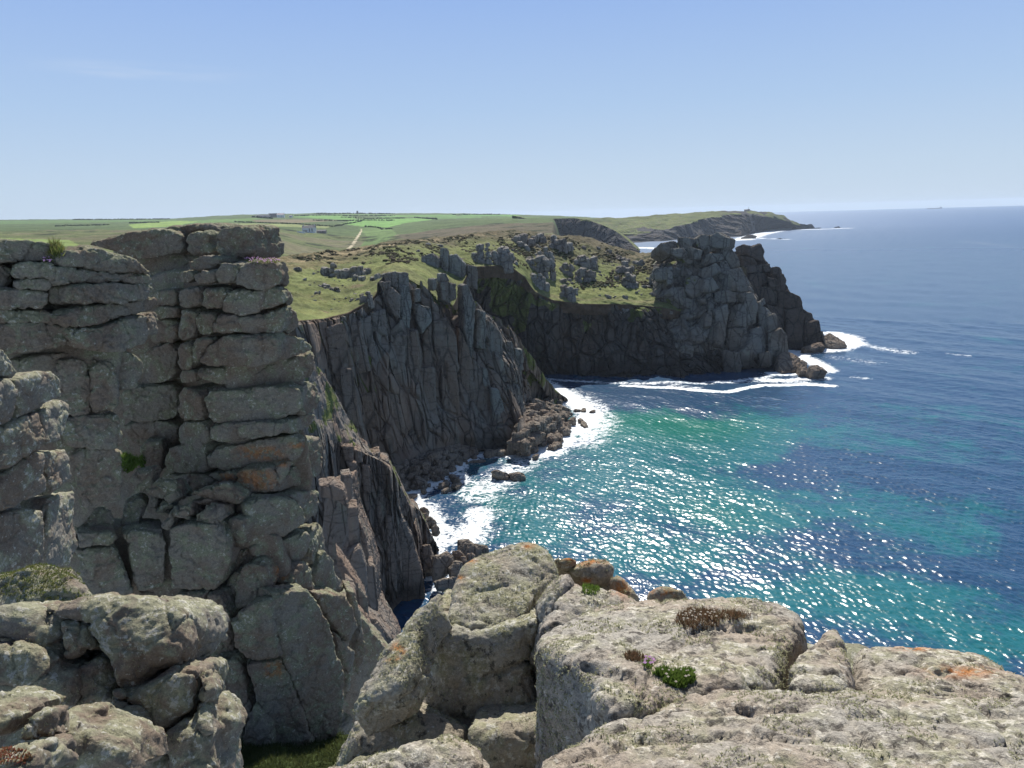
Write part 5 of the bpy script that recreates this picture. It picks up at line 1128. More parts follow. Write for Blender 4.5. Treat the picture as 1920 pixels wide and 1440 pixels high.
def ground(px, py):
    d = (LX-px)**2+(LY-py)**2; m = np.nonzero(d < 9)[0]
    if len(m) == 0: m = np.array([int(np.argmin(d))])
    return LV[m[np.argmin(LV[m, 1]+d[m]*.05)]]
MOUT = cliff_mat('outcrop_rock', (.285, .28, .255), (.23, .205, .175), (.27, .275, .22), 1.2, bump=.3, tall=.8)
def outcrop(name, label, cat, px0, px1, py0, py1, n, group=None, seed=0, mat=None, Yo=None, cols=False):
    rs = np.random.RandomState(seed)
    B = ground((px0+px1)/2, py1) if Yo is None else at((px0+px1)/2, py1, Yo)
    Y = B[1]; m = Y/FPX; W, Hh = (px1-px0)*m, (py1-py0)*m*1.03
    Vs, Qs, k = [], [], 0
    for i in range(n):
        t_ = (i+.5)/n; w = W/n*rs.uniform(1.3, 2.2)*(1.0 if n > 2 else .7); hh = Hh*(1-.45*abs(2*t_-1)**1.5)*rs.uniform(.5, .95)
        cx = (t_-.5)*W*.9+rs.uniform(-.1, .1)*W/n; dy = rs.uniform(-.3, .8)*w
        lay = 1 if cols else max(1, int(round(hh/max(w*.75, .6)))); z0 = -.25*Hh-.4
        for l in range(lay):
            z1 = -.1*Hh+(hh+.1*Hh)*(l+1)/lay; ww = w*rs.uniform(.75, 1.1)/2
            pl = [(-ww*rs.uniform(.8, 1), z0), (ww*rs.uniform(.8, 1), z0), (ww*rs.uniform(.85, 1.1), (z0+z1)/2), (ww*rs.uniform(.5, 1), z1), (-ww*rs.uniform(.5, 1), z1*rs.uniform(.93, 1)), (-ww*rs.uniform(.9, 1.1), (z0+z1)/2)]
            yw = rs.uniform(-.5, .5)
            V, Q = slab(pl, B+np.array((cx+rs.uniform(-.2, .2)*w, dy+.35*hh*(l/lay), 0)), (math.cos(yw), math.sin(yw), 0), (0, 0, 1), w*rs.uniform(.7, 1.2), max(.2, Y*.0010), w*.2, w*.08, 0, 0, 1)
            Vs.append(V); Qs.append(Q+k); k += len(V); z0 = z1-.1*w
    V = np.concatenate(Vs); Q = np.concatenate(Qs); s_ = Y/130
    V = roughen(V, Q, [(2.2*s_, .25*s_, 'warp'), (1.1*s_, .16*s_, 'n'), (1.0*s_, .16*s_, 'crack'), (.5*s_, .08*s_, 'f')], seed*3+1)
    o = mesh_obj(name, V, Q, mat or MOUT, smooth=True, attrs={'grass': np.zeros(len(V))}, loc=B); return tag(o, label, cat, group)
def build_outcrops():
    G = 'rock outcrops on the headland slope'
    D = [('round jointed outcrop at the left end of the headland crest', 20, 110, 215, 330, 5), ('tall domed outcrop beside the left end of the headland crest', 105, 205, 225, 345, 4), ('broad jagged outcrop in the upper middle of the headland slope', 255, 425, 285, 395, 8), ('blocky outcrop topping the middle of the headland slope', 315, 390, 250, 320, 4),
         ('outcrop with a flat face right of the broad jagged one', 430, 495, 300, 380, 3), ('wide low outcrop under the heathy crest', 490, 615, 270, 345, 6), ('paired outcrop in the middle of the green slope', 500, 595, 335, 415, 5), ('lower left outcrop just above the cliff-edge grass', 295, 362, 370, 455, 4), ('dark pointed outcrop hanging above the cliff edge', 425, 512, 410, 505, 5),
         ('upper outcrop of the pair left of the grassy ramp', 695, 795, 320, 385, 5), ('lower outcrop of the pair left of the grassy ramp', 722, 800, 365, 450, 4), ('outcrop on the crest nearest the summit of the headland', 190, 300, 185, 240, 5), ('small outcrop at the summit of the headland', 300, 370, 178, 235, 3), ('long outcrop along the right of the headland summit', 375, 485, 195, 280, 6), ('outcrop between the summit and the broad jagged one', 232, 296, 215, 270, 3), ('small outcrop below the bare saddle', 695, 762, 280, 318, 3),
         ('outcrop at the left foot of the pyramid-shaped tor', 858, 962, 330, 430, 6), ('outcrop on the grass beside the tor foot', 1010, 1090, 400, 500, 4), ('low outcrop above the long ramp', 790, 830, 310, 345, 2)]
    for i, (lb, a, b, c, d, n) in enumerate(D):
        (x0, y0), (x1, y1) = Z6((a, c), (b, d)); outcrop('rock_outcrop', lb, 'rock outcrop', x0, x1, y0, y1, n, G, 100+i)
    def Z7(*p): return [(a/3+300, b/3+370) for a, b in p]
    for i, (lb, a, b, c, d, n) in enumerate([('little stacked tor standing upright on the green slope', 918, 992, 328, 425, 2), ('long row of grey rocks crossing the green slope', 975, 1190, 362, 442, 8), ('squat grey rock below the long row of rocks', 1078, 1132, 422, 470, 2), ('row of stones linking the long row to the buttress top', 1188, 1262, 414, 448, 4),
                                             ('dark pair of rocks near the cliff edge of the green slope', 1138, 1202, 515, 592, 3), ('lone flat rock in the middle of the green slope', 890, 952, 478, 512, 2), ('low rock beside the lone flat rock', 955, 1010, 495, 530, 2), ('half buried rock low on the green slope', 860, 905, 520, 545, 2), ('small boulder on the brown path slope', 1500, 1530, 252, 272, 1), ('small rocks beside the path near the crest', 1550, 1590, 255, 275, 2), ('rock by the path below the crest', 1425, 1450, 282, 305, 1), ('small white stone beside the stack on the moor', 745, 775, 392, 405, 1)]):
        (x0, y0), (x1, y1) = Z7((a, c), (b, d)); outcrop('rock_outcrop', lb, 'rock outcrop', x0, x1, y0, y1, n, 'rocks on the green slope', 200+i)
    rs = np.random.RandomState(3)
    def many(poly, n, lb, grp, s0, s1):
        P = np.array(poly, float); got = 0; proto = None
        while got < n:
            q = rs.uniform(P.min(0), P.max(0))
            if not in_poly(np.array([q[0]]), np.array([q[1]]), P)[0]: continue
            B = ground(*q); s = s0*(s1/s0)**(rs.uniform()**2)
            if proto is None or got % 4 == 0:
                V, Q = poly_boulder(300+got, .8); proto = o = mesh_obj('rock', V, Q, MOUT, smooth=False, attrs={'grass': np.zeros(len(V))})
            else: o = proto.copy(); COL.objects.link(o)
            o.location = B; o.scale = (s, s, s*rs.uniform(.6, 1.1)); o.rotation_euler = (rs.uniform(-.3, .3), rs.uniform(-.3, .3), rs.uniform(0, 6))
            tag(o, lb, 'rock', grp); got += 1
    many([(890, 445), (1040, 440), (1140, 470), (1250, 500), (1240, 560), (1060, 555), (960, 510)], 130, 'small grey rock scattered on the heathy headland slope', 'scattered rocks on the headland', .5, 1.9)
    many([(570, 500), (700, 490), (720, 530), (670, 570), (570, 590)], 40, 'small stone lying on the green slope beyond the stack', 'scattered stones on the green slope', .25, .8)
    many([(1060, 565), (1180, 572), (1260, 580), (1310, 600), (1300, 640), (1200, 600)], 6, 'rock perched on the lip of the dark cliff', 'rocks on the cliff lip', .8, 2.)
    # heather and gorse cushions over the crest
    bm = bmesh.new(); bmesh.ops.create_icosphere(bm, subdivisions=1, radius=1); IV = np.array([v.co[:] for v in bm.verts]); IF = np.array([[v.index for v in f.verts] for f in bm.faces]); bm.free()
    P = np.array([(560, 482), (700, 462), (880, 440), (1040, 438), (1150, 465), (1245, 490), (1240, 540), (1060, 540), (960, 495), (860, 470), (760, 490), (600, 500)], float)
    inp = np.nonzero(in_poly(LX, LY, P))[0]; wgt = ss(-.1, .35, fbm(LV[inp]*np.array((1, 1, 0))/14, 3, 77))+.03; idx = rs.choice(inp, 4200, p=wgt/wgt.sum())
    c = LV[idx]+rs.normal(0, .3, (len(idx), 3))*np.array((1, 1, 0)); sc = .25+.55*rs.uniform(0, 1, len(idx))**2
    VV = c[:, None]+IV[None]*sc[:, None, None]*rs.uniform(.55, 1.3, (len(idx), len(IV), 1))*np.array((1.2, 1.2, .7)); FF = IF[None]+len(IV)*np.arange(len(idx))[:, None, None]
    tag(mesh_obj('heather', VV.reshape(-1, 3), FF.reshape(-1, 3), leaf_mat('heath_leaves', (.095, .075, .042), (.085, .095, .035), .25), smooth=False), 'low heather and gorse over the headland crest', None, None, 'stuff')
    # pinnacles along the buttress top, columns at the head of the inner bay
    t = empty('rock_pinnacle', at(730, 620, 175), 'row of tall blue-grey pinnacles standing along the top of the fluted buttress', 'rock pinnacles')
    yc = lambda px: float(np.interp(px, (700, 745, 775, 835, 875, 940, 985), (168, 173, 178, 185, 189, 197, 204)))
    for p, dy in [(((650, 290), (735, 275), (740, 400), (700, 390), (650, 350)), 2), (((740, 280), (820, 290), (830, 390), (760, 400), (745, 350)), 1.5), (((620, 350), (690, 350), (690, 400), (640, 420)), 0), (((640, 430), (700, 390), (765, 450), (765, 620), (720, 610), (680, 540)), -1.5), (((745, 380), (830, 380), (850, 520), (830, 700), (770, 700), (765, 480)), -.5),
                  (((870, 410), (910, 405), (920, 500), (860, 510)), 0), (((860, 510), (990, 550), (1000, 640), (930, 740), (880, 640)), -1.5), (((1075, 290), (1105, 288), (1130, 350), (1070, 355)), 3), (((1000, 330), (1035, 325), (1040, 405), (1005, 415)), 3), (((1060, 360), (1120, 350), (1130, 440), (1070, 420)), 2), (((1125, 360), (1180, 370), (1190, 480), (1130, 510)), 1.5), (((1070, 420), (1130, 440), (1140, 520), (1080, 490)), 1.5),
                  (((1228, 375), (1260, 370), (1300, 450), (1325, 520), (1310, 760), (1300, 930), (1240, 700), (1235, 500)), -2), (((1340, 560), (1400, 580), (1410, 720), (1400, 860), (1330, 840)), -1), (((540, 580), (650, 560), (665, 640), (660, 760), (550, 720)), -1), (((1420, 640), (1480, 690), (1530, 760), (1540, 1000), (1410, 960), (1390, 800)), -1.), (((1560, 800), (1600, 800), (1620, 1000), (1570, 1000)), -.5), (((1620, 850), (1680, 860), (1690, 1020), (1640, 1040)), 0),
                  (((1380, 1000), (1410, 1000), (1440, 1140), (1390, 1140)), -7), (((1440, 1150), (1500, 1160), (1540, 1300), (1560, 1440), (1470, 1440)), -12)]:
        z = ZB(*p); xx = sum(a for a, b in z)/len(z)
        V, Q = far_rock(z, yc(xx)+dy-2.2, 6, .10, .3, .0011, .14, .8); far_part(t, 'pinnacle', V, Q, MPIN)
    BVv = BUT[0]; bx_, by_ = to_px(BVv); rq = np.random.RandomState(6)
    for p in [((200, 700), (330, 660), (360, 760), (380, 1000), (330, 1200), (250, 1000)), ((340, 660), (470, 640), (490, 800), (540, 1020), (440, 1040), (380, 900)), ((470, 640), (545, 600), (560, 760), (600, 950), (620, 1200), (540, 1180), (500, 900)), ((660, 760), (760, 640), (800, 760), (780, 1000), (700, 1050)), ((770, 700), (870, 720), (900, 900), (880, 1150), (800, 1200), (780, 900)), ((930, 760), (990, 650), (1010, 900), (990, 1250), (940, 1300)),
              ((1010, 640), (1110, 620), (1180, 760), (1200, 1000), (1120, 1250), (1040, 1200)), ((1200, 700), (1240, 760), (1300, 950), (1330, 1200), (1290, 1440), (1200, 1440)), ((1110, 950), (1180, 980), (1220, 1440), (1130, 1500)), ((450, 1200), (560, 1180), (580, 1440), (460, 1480)), ((900, 1000), (1020, 1000), (1040, 1440), (950, 1500)), ((1310, 940), (1390, 1000), (1440, 1150), (1480, 1440), (1400, 1500), (1320, 1300)), ((620, 1050), (700, 1060), (760, 1300), (800, 1500), (680, 1480)), ((300, 1000), (400, 1010), (440, 1250), (450, 1450), (360, 1400))]:
        z = ZB(*p); xx = sum(a for a, b in z)/len(z); yy = sum(b for a, b in z)/len(z)
        m_ = np.argsort((bx_-xx)**2+(by_-yy)**2)[:40]; Yb = np.percentile(BVv[m_, 1], 30)
        V, Q = far_rock(z, Yb-.6, 6, .12, rq.uniform(-.1, .55), .0011, .08, .7); o = far_part(t, 'flute', V, Q, MB); 
    t = empty('columnar_rock', at(850, 545, 243), 'fluted grey rock face at the head of the shaded inner bay', 'rock columns')
    for p, dy in [(((1060, 100), (1110, 105), (1125, 290), (1070, 300)), 0), (((920, 160), (1000, 140), (1060, 180), (1040, 270), (930, 260)), -2), (((860, 250), (930, 250), (1050, 280), (1040, 330), (860, 300)), -4), (((1130, 150), (1190, 150), (1250, 220), (1240, 330), (1130, 300)), 1), (((1260, 220), (1330, 235), (1335, 410), (1265, 390)), 2), (((1190, 280), (1265, 330), (1270, 420), (1200, 400)), 0)]:
        V, Q = far_rock(ZB(*p), 238+dy, 7, .12, 0, .0011, .14, .9); far_part(t, 'column', V, Q, MPIN)
MPIN = cliff_mat('pinnacle_rock', (.22, .225, .205), (.18, .155, .13), (.25, .265, .225), 1.4, bump=.3)

# ------------------------------------------------------------------ plants, shaggy lichen, far buildings, ship
def blades(P, N, length, wid, rs, lean=.6, n=1, up=.5):
    """thin pointed leaves growing from the points P"""
    P = np.repeat(P, n, 0); N = np.repeat(N, n, 0); m = len(P)
    d = N*.7+np.array((0, 0, up))+rs.normal(0, lean, (m, 3)); d /= np.linalg.norm(d, axis=1)[:, None]
    L = length*rs.uniform(.5, 1.3, m)[:, None]; s = np.cross(d, rs.normal(0, 1, (m, 3))); s /= np.maximum(np.linalg.norm(s, axis=1), 1e-6)[:, None]
    j = P+rs.normal(0, length*.25, (m, 3))*.6-N*length*.1
    V = np.stack((j-s*wid, j+s*wid, j+d*L+rs.normal(0, .1, (m, 3))*L), 1).reshape(-1, 3)
    return V, np.arange(m*3).reshape(-1, 3)
def heads(P, r, rs):
    """little faceted flower heads"""
    o = np.array([(1, 0, 0), (-1, 0, 0), (0, 1, 0), (0, -1, 0), (0, 0, .7), (0, 0, -.6)])*r
    f = np.array([(0, 2, 4), (2, 1, 4), (1, 3, 4), (3, 0, 4), (2, 0, 5), (1, 2, 5), (3, 1, 5), (0, 3, 5)])
    V = (P[:, None, :]+o[None]*rs.uniform(.7, 1.3, (len(P), 1, 1))).reshape(-1, 3)
    return V, (f[None]+6*np.arange(len(P))[:, None, None]).reshape(-1, 3)
def front_points(clouds, px, py, rx, ry):
    Ps, Ns = [], []
    for V, N in clouds:
        x, y = to_px(V); m = ((x-px)/rx)**2+((y-py)/ry)**2 < 1
        v = V-np.array((0, 0, H)); m &= (np.einsum('ij,ij->i', v, N) < .2*np.linalg.norm(v, axis=1))
        Ps.append(V[m]); Ns.append(N[m])
    P = np.concatenate(Ps); N = np.concatenate(Ns)
    if len(P) == 0: return P, N
    d = np.linalg.norm(P-np.array((0, 0, H)), axis=1); k = d < np.percentile(d, 8)*1.25
    return P[k], N[k]
def pick(P, N, n, rs):
    i = rs.randint(0, len(P), n); return P[i], N[i]
def build_plants():
    rs = np.random.RandomState(8)
    ML_ = leaf_mat('shag_lichen', (.46, .45, .30), (.36, .36, .21), 14.)
    G1 = leaf_mat('cushion_green', (.085, .15, .025), (.14, .20, .045), 60.); G2 = leaf_mat('dry_russet', (.17, .095, .055), (.11, .085, .05), 50.); G3 = leaf_mat('grass_blade', (.10, .14, .035), (.19, .19, .07), 9.)
    FP = plain('thrift_pink', (.72, .40, .62), .8, .15, 80.); FW_ = plain('dry_flower_heads', (.62, .53, .40), .8, .2, 80.)
    Vs, Qs, k = [], [], 0
    for V, N, sh in FGM:
        d = np.linalg.norm(V-np.array((0, 0, H)), axis=1)
        n1 = fbm(V/.22, 3, 5)
        edge = N[:, 1]*-.6+N[:, 0]*-.25
        m = (N[:, 2] > -.1) & (n1+.35*edge > .10+.06*(sh < .6)) & (d < 11)
        idx = np.nonzero(m)[0]
        if len(idx) == 0: continue
        n = int(min(len(idx)*.6*min(1, sh), 13000)); idx = rs.choice(idx, n)
        a, b = blades(V[idx], N[idx], .011*(1 if d.mean() < 6 else 1.6), .0026*(1 if d.mean() < 6 else 1.5), rs, 1.0, 4, .1)
        Vs.append(a); Qs.append(b+k); k += len(a)
    tag(mesh_obj('shaggy_lichen', np.concatenate(Vs), np.concatenate(Qs), ML_, smooth=False), 'pale green shaggy lichen on the near rocks', None, None, 'stuff')
    fc = [(V, N) for V, N, s in FGM]
    bc = []
    for o in BLK:
        me = o.data; v = np.zeros(len(me.vertices)*3, np.float32); me.vertices.foreach_get('co', v); v = v.reshape(-1, 3).astype(float)
        q = np.zeros(len(me.loops), np.int32); me.loops.foreach_get('vertex_index', q); bc.append((v, vnormals(v, q.reshape(-1, 4))))
    def plant(name, label, cat, cloud, spots, n, ln, wd, mat, fl=None, nf=0, fr=.006, up=1., group=None):
        Ps, Ns = [], []
        for s in spots:
            P, N = front_points(cloud, *s)
            if len(P): Ps.append(P); Ns.append(N)
        if not Ps: print('no ground for', label); return
        P = np.concatenate(Ps); N = np.concatenate(Ns); c = P.mean(0); c[2] = P[:, 2].min()
        root = empty(name, c, label, cat, group)
        p, nn = pick(P, N, n, rs); a, b = blades(p, nn*.4+np.array((0, 0, up)), ln, wd, rs, .45)
        child(mesh_obj('leaves', a, b, mat, smooth=False), root)
        if nf:
            p, nn = pick(P, N, nf, rs); p = p+nn*ln*.5+np.array((0, 0, ln*.6))+rs.normal(0, ln*.15, (nf, 3))
            if nf <= 60:
                for q_ in p: a, b = heads(q_[None], fr, rs); child(mesh_obj('flower', a, b, fl, smooth=False), root)
            else: a, b = heads(p, fr, rs); tag(child(mesh_obj('flowers', a, b, fl, smooth=False), root), kind='stuff')
    plant('sea_thrift', 'fresh green cushion plant in a hollow of the broad flat slab', 'plant', fc, [(1272, 1274, 30, 15), (1244, 1264, 18, 8), (1290, 1262, 10, 6)], 3200, .024, .0035, G1, FW_, 16, .006)
    plant('sea_thrift', 'russet dried-up cushion with pale seed heads near the top of the broad flat slab', 'plant', fc, [(1312, 1162, 44, 20), (1375, 1155, 30, 8)], 2200, .030, .0025, G2, FW_, 55, .006)
    plant('sea_thrift', 'tiny pink-flowered tuft left of the fresh green cushion', 'plant', fc, [(1216, 1246, 10, 8)], 300, .018, .003, G1, FP, 9, .008)
    plant('sea_thrift', 'small bright green tuft below the domed dark boulder', 'plant', fc, [(1107, 1106, 16, 10)], 1500, .03, .004, G1, FP, 5, .007)
    plant('grass_tuft', 'dry straw tuft beside the leaning slab crack on the flat slab', 'plant', fc, [(1190, 1232, 20, 8)], 500, .022, .0025, G2)
    plant('sea_thrift', 'pink thrift along the top ledge of the pillar-like stack', 'plant', bc, [(492, 490, 32, 6)], 900, .08, .010, G3, FP, 110, .028)
    plant('sea_thrift', 'small clump of pink thrift on the broad stack, at its left end', 'plant', bc, [(88, 489, 10, 6)], 300, .08, .012, G3, FP, 90, .03)
    plant('grass_tuft', 'tuft of straw-coloured grass on top of the broad stack', 'plant', bc, [(106, 472, 13, 14)], 700, .26, .014, G3)
    plant('shrub', 'dark green shrub growing in the shaded recess between the stacks', 'shrub', bc, [(250, 868, 22, 18)], 1600, .22, .03, G1)
    plant('grass_tuft', 'grass tuft in the joint above the upright block under the stepped rocks', 'plant', bc, [(360, 1240, 22, 8)], 900, .2, .014, G1)
    gl = [o for o in bpy.data.objects if o.name.startswith('rock_ledge') and 'grassy' in o.get('label', '')][0]
    me = gl.data; v = np.zeros(len(me.vertices)*3, np.float32); me.vertices.foreach_get('co', v); v = v.reshape(-1, 3).astype(float)+np.array(gl.location)
    q = np.zeros(len(me.loops), np.int32); me.loops.foreach_get('vertex_index', q); N = vnormals(v, q.reshape(-1, 4))
    m = (N[:, 2] > .5) & (fbm(v/.8, 3, 2) > -.12); p, nn = pick(v[m], N[m], 5500, rs); a, b = blades(p, nn, .045, .008, rs, .5)
    tag(mesh_obj('grass', a, b, G3, smooth=False), 'short grass on the sloping ledge', None, None, 'stuff')
    gv = [o for o in bpy.data.objects if o.name == 'grassy_gully'][0]; me = gv.data; v = np.zeros(len(me.vertices)*3, np.float32); me.vertices.foreach_get('co', v); v = v.reshape(-1, 3).astype(float)
    p, nn = pick(v, np.tile((0, 0, 1.), (len(v), 1)), 26000, rs); p = p+rs.normal(0, .05, p.shape)*np.array((1, 1, 0)); a, b = blades(p, nn, .20, .014, rs, .45)
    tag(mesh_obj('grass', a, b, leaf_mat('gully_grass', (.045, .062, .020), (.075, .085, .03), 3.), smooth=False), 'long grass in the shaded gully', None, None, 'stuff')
    pl = [o for o in bpy.data.objects if o.get('label', '').startswith('rock with reddish')]
    if pl: plant('stonecrop', 'reddish succulent mat on the rock in the bottom left corner', 'plant', fc, [(20, 1420, 40, 18)], 2500, .02, .005, leaf_mat('stonecrop_red', (.30, .09, .07), (.22, .14, .06), 30.))

def gh(px, py):
    d = (HX-px)**2+((HY-py)*2)**2; m = np.argsort(d)[:6]; return HV[m[np.argmin(HV[m, 1])]]
def box(bm, c, s, rz=0.):
    M_ = Matrix.Translation(c) @ Matrix.Rotation(rz, 4, 'Z') @ Matrix.Diagonal((*s, 1)); bmesh.ops.create_cube(bm, size=1, matrix=M_)
def gable(bm, c, L, W, h, over=.3):
    x, y = L/2+over, W/2+over; vs = [bm.verts.new((c[0]+a, c[1]+b, c[2]+d)) for a, b, d in ((-x, -y, 0), (x, -y, 0), (x, y, 0), (-x, y, 0), (-x, 0, h), (x, 0, h))]
    for f in ((0, 1, 5, 4), (2, 3, 4, 5), (0, 4, 3), (1, 2, 5), (3, 2, 1, 0)): bm.faces.new([vs[i] for i in f])
def bobj(name, bm, mat, root):
    me = bpy.data.meshes.new(name); bm.to_mesh(me); bm.free(); o = bpy.data.objects.new(name, me); COL.objects.link(o); me.materials.append(mat); o.parent = root; return o
def house(name, label, cat, P, L, W, hw, hr, wall, roof, glass, wins, chim=True, group=None):
    r = empty(name, P, label, cat, group)
    bm = bmesh.new(); box(bm, (0, 0, hw/2-1), (L, W, hw+2)); bobj('wall', bm, wall, r)
    bm = bmesh.new(); gable(bm, (0, 0, hw), L, W, hr); ro = bobj('roof', bm, roof, r)
    if chim:
        for sx in (-1, 1):
            bm = bmesh.new(); box(bm, (sx*(L/2-.7), 0, hw+hr+.1), (.9, .9, 1.6)); bobj('chimney', bm, wall, ro)
    for x, z, w_, h_ in wins:
        bm = bmesh.new(); box(bm, (x, -W/2-.02, z), (w_, .14, h_)); bobj('window', bm, glass, r)
    return r
def build_far_things():
    WH = plain('white_render', (.78, .78, .76), .8, .06, 1.); SL = plain('slate', (.09, .09, .10), .6, .2, .5); GL = plain('dark_glass', (.03, .035, .045), .15, .1, 1., .5); ST = plain('farm_stone', (.26, .22, .2), .9, .2, .3); PK = plain('pale_cladding', (.60, .50, .48), .8, .1, .3)
    HG = leaf_mat('hedge_leaves', (.030, .045, .016), (.055, .075, .025), .3)
    P = gh(583, 436)
    house('house', 'white cottage with two tall dark windows on the valley side', 'house', P+np.array((-1, 0, .2)), 14, 8, 5.2, 2.6, WH, SL, GL, [(1.2, 2.6, 1.1, 3.6), (4.2, 2.6, 1.1, 3.6), (-3.6, 1.6, 5, 1.2)])
    q = gh(571, 437); bm = bmesh.new(); box(bm, (0, 0, .5), (9, .5, 2.2)); r = bobj('garden_wall', bm, plain('whitewash', (.85, .85, .83), .7, .03, 1.), None); r.location = q+np.array((-1.5, -5, .6)); r.rotation_euler[2] = .0
    tag(r, 'bright white low wall to the left of the white cottage', 'wall')
    house('shed', 'low grey outbuilding to the right of the white cottage', 'shed', gh(604, 436)+np.array((0, 0, 0)), 10, 5, 2.2, 1.4, ST, SL, GL, [(2, 1.2, 1.2, 1.2)], False)
    for lb, x, L, h, hr, wl_, rf, cat in [('long pale farm building at the left end of the skyline farm', 505-12, 30, 3, 2.5, PK, SL, 'farm building'), ('dark slate-roofed barn in the middle of the skyline farm', 515, 26, 4, 5, ST, SL, 'barn'), ('pinkish white farmhouse at the right end of the skyline farm', 527, 16, 5.5, 3.5, WH, PK, 'farmhouse'), ('small white shed right of the skyline farm', 547, 6, 3, 1.5, WH, SL, 'shed')]:
        house('farm_building', lb, cat, gh(x, 407.5)+np.array((0, 0, .5)), L, 10, h, hr, wl_, rf, GL, [(-L*.2, h*.5, 1.5, 1.6), (L*.2, h*.5, 1.5, 1.6)], cat == 'farmhouse')
    P = gh(671, 400.5); r = empty('church_tower', P, 'tiny square tower standing up on the skyline among the fields', 'tower')
    bm = bmesh.new(); box(bm, (0, 0, 3.5), (4.4, 4.4, 9)); bobj('tower_wall', bm, ST, r); bm = bmesh.new()
    for a in (-1, 1):
        for b in (-1, 1): box(bm, (a*1.8, b*1.8, 8.7), (.7, .7, 1.6))
    box(bm, (0, 0, 8.2), (4.7, 4.7, .5)); bobj('parapet', bm, ST, r)
    rs = np.random.RandomState(5)
    def hedge(line, hgt, label, wid=2.2, gap=0.):
        pts = []
        for (a, b), (c, d) in zip(line[:-1], line[1:]):
            n = max(2, int(math.hypot(c-a, (d-b)*3)/1.2))
            for i in range(n): pts.append(gh(a+(c-a)*i/n, b+(d-b)*i/n))
        pts = np.array(pts); keep = np.concatenate(([True], np.linalg.norm(np.diff(pts, axis=0), axis=1) > .5)); pts = pts[keep]
        Vs, Qs, k = [], [], 0; prev = None
        Y = pts[:, 1].mean(); sc = hgt
        bm = bmesh.new()
        for a, b in zip(pts[:-1], pts[1:]):
            L = np.linalg.norm(b-a); n = max(1, int(L/(sc*1.1)))
            if n > 60: n = 60
            for i in range(n):
                c = a+(b-a)*(i+rs.uniform(0, 1))/n; s = sc*rs.uniform(.6, 1.15)
                M_ = Matrix.Translation((c[0], c[1]+rs.uniform(-.4, .4), c[2]+s*.35)) @ Matrix.Rotation(rs.uniform(0, 3), 4, 'Z') @ Matrix.Diagonal((s*rs.uniform(.8, 1.3), s*wid*.4, s*rs.uniform(.7, 1.), 1))
                bmesh.ops.create_icosphere(bm, subdivisions=1, radius=.8, matrix=M_)
        for v in bm.verts: v.co += Vector(rs.normal(0, sc*.10, 3))
        o = bobj('hedge', bm, HG, None); tag(o, label, 'hedge', 'hedges between the far fields')
    for line, h, lb in [([(440, 416), (549, 419.5), (627, 424)], 1.5, 'long hedge along the top of the straw-coloured field'), ([(471, 407), (495, 409), (513, 410)], 3.2, 'bushy tree belt in front of the skyline farm'), ([(549, 405), (609, 403.3), (659, 405), (740, 404.4)], 2.2, 'hedge along the top of the broad bright field'), ([(587, 413.5), (659, 413.8), (684, 412.8), (740, 413.5)], 2., 'hedge along the bottom of the broad bright field'),
                        ([(627, 424), (671, 416), (681, 413)], 1.6, 'slanting hedge climbing beside the bright field'), ([(590, 400.6), (670, 400.4), (740, 401.2)], 2.8, 'row of bushes along the highest skyline'), ([(684, 424), (709, 426), (716, 430), (737, 428.5)], 1.5, 'crooked hedge at the head of the valley path'), ([(777, 408), (820, 411.5)], 2.4, 'short dark hedge at the right of the far fields'),
                        ([(847, 402.4), (940, 402.4)], 2.6, 'hedge on the skyline right of the far fields'), ([(137, 412), (230, 411.6), (320, 411)], 2.4, 'broken row of bushes on the skyline above the broad stack'), ([(240, 418.5), (273, 418), (300, 417)], 2.4, 'dark thicket below the skyline above the left stacks'), ([(103, 424), (208, 421.5)], 1.6, 'low thorny hedge crossing the moor at far left'), ([(640, 407), (690, 410), (760, 409)], 1.8, 'hedge slanting between two bright fields')]:
        hedge(line, h, lb)
    # lookout on the far summit, offshore rocks, ship
    p = at(1402, 395.2, 1950); r = empty('lookout_hut', p, 'tiny lookout hut with a mast on the summit of the far headland', 'hut')
    bm = bmesh.new(); box(bm, (-4, 0, 0), (8, 6, 4)); bobj('wall', bm, ST, r); bm = bmesh.new(); box(bm, (2, 0, 1), (5, 5, 6.5)); bobj('watch_room', bm, ST, r); bm = bmesh.new(); gable(bm, (-4, 0, 2), 8, 6, 1.6); bobj('roof', bm, SL, r); bm = bmesh.new(); box(bm, (2, 0, 7), (.4, .4, 6)); bobj('mast', bm, SL, r)
    for lb, poly, Y in [('dark castle-shaped islet just off the far headland', [(1490, 424), (1500, 419), (1505, 419.5), (1512, 421), (1519, 420.5), (1524, 422), (1529, 428), (1494, 430)], 2090), ('small dark rock ringed by surf, farthest out from the far headland', [(1562, 427.5), (1568, 425), (1572, 424), (1576, 426), (1577, 428.5), (1564, 429)], 2100), ('low flat rock trailing off the end of the castle-shaped islet', [(1527, 427), (1535, 426.5), (1541, 427.3), (1538, 429), (1528, 429)], 2090),
                        ('low dark rock in the water before the far headland cliffs', [(1456, 448), (1462, 446.5), (1473, 448), (1472, 449.5), (1457, 449.5)], 1450), ('pale ledge awash at the foot of the far headland', [(1390, 446), (1402, 440), (1412, 440), (1420, 443), (1414, 448), (1392, 449)], 1500)]:
        V, Q = far_rock(poly, Y, 25, .3, 0, .0006, .12, .35); tag(mesh_obj('islet', V, Q, MSHELF if lb.startswith('pale') else MFC, smooth=False, attrs={'grass': np.zeros(len(V))}, loc=V.mean(0)), lb, 'islet')
    a = onz(1752, 391.6, 0); a = a*np.array((1, 1, 0)); Ls = 27/FPX*a[1]; r = empty('cargo_ship', a, 'long low cargo ship on the horizon at the right', 'ship'); r.rotation_euler[2] = -.1
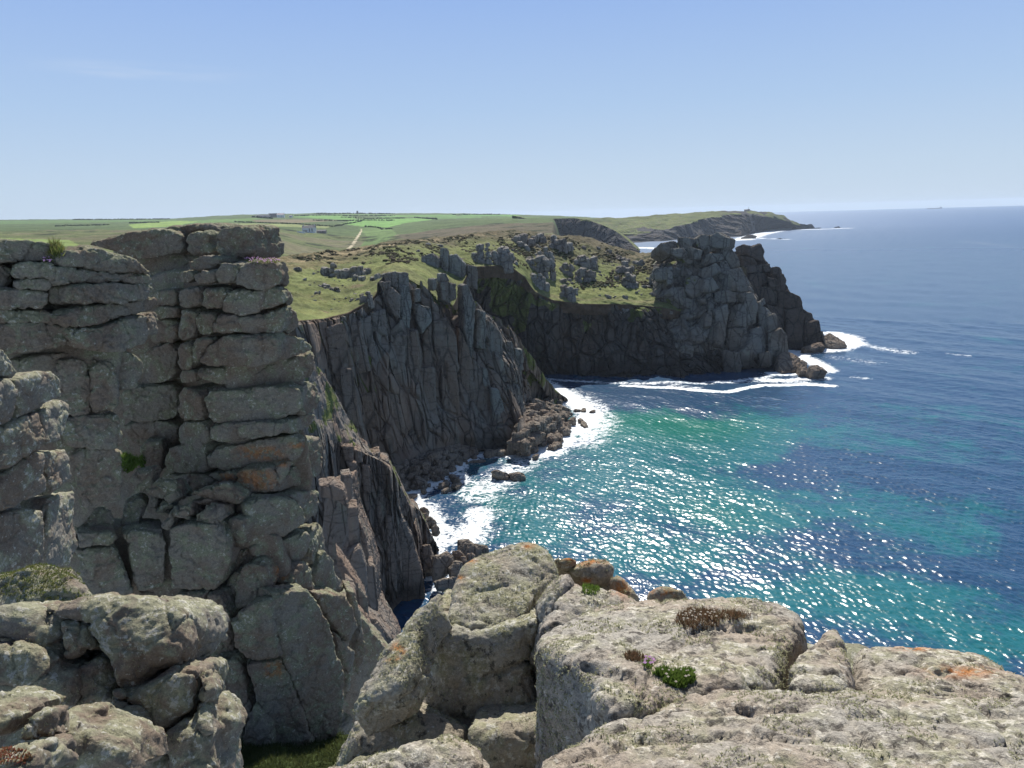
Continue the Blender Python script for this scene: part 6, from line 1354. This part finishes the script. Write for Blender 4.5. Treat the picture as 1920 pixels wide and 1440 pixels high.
    HU = plain('ship_hull', (.06, .085, .14), .6, .1, .05); SU = plain('ship_upperworks', (.16, .19, .24), .6, .1, .05)
    bm = bmesh.new(); hh = Ls*.045; vs = []
    for x, y in ((-.5, 0), (-.47, .06), (.40, .065), (.5, 0), (.40, -.065), (-.47, -.06)): vs.append((bm.verts.new((x*Ls*.97, y*Ls*.9, -3)), bm.verts.new((x*Ls, y*Ls, hh*(1.25 if x > .4 else 1)))))
    for i in range(6):
        j = (i+1) % 6; bm.faces.new((vs[i][0], vs[j][0], vs[j][1], vs[i][1]))
    bm.faces.new([q[1] for q in vs]); bobj('hull', bm, HU, r)
    bm = bmesh.new(); box(bm, (Ls*.40, 0, hh*1.5), (Ls*.12, Ls*.09, hh*1.5)); box(bm, (Ls*.41, 0, hh*2.5), (Ls*.05, Ls*.06, hh*.9)); bobj('bridge', bm, SU, r)
    for x in (-.30, -.42):
        bm = bmesh.new(); box(bm, (Ls*x, 0, hh*1.6), (Ls*.012, Ls*.012, hh*2)); bobj('mast', bm, SU, r)

# ------------------------------------------------------------------ sea air
def build_haze():
    bm = bmesh.new(); bmesh.ops.create_cube(bm, size=1)
    me = bpy.data.meshes.new('haze'); bm.to_mesh(me); bm.free()
    o = bpy.data.objects.new('haze', me); COL.objects.link(o)
    o.scale = (27000, 13900, 118); o.location = (0, 6700, 50)
    m = bpy.data.materials.new('sea_air'); m.use_nodes = True; nt = m.node_tree; nt.nodes.clear()
    out = nt.nodes.new('ShaderNodeOutputMaterial'); v = nt.nodes.new('ShaderNodeVolumePrincipled')
    v.inputs['Color'].default_value = (.66, .80, 1, 1); v.inputs['Density'].default_value = .000062; v.inputs['Anisotropy'].default_value = .3
    nt.links.new(v.outputs[0], out.inputs['Volume']); me.materials.append(m)
    tag(o, 'thin sea haze', None, None, 'stuff')
HV, HX, HY = build_hills()
LV, LX, LY = build_headland()
build_cliff(); build_buttress(); build_far(); build_stacks(); build_foreground(); build_near_cliff(); build_boulders(); build_tor(); build_outcrops(); build_sea(); build_plants(); build_far_things(); build_haze()
print('TOTAL VERTS', sum(len(m.vertices) for m in bpy.data.meshes))
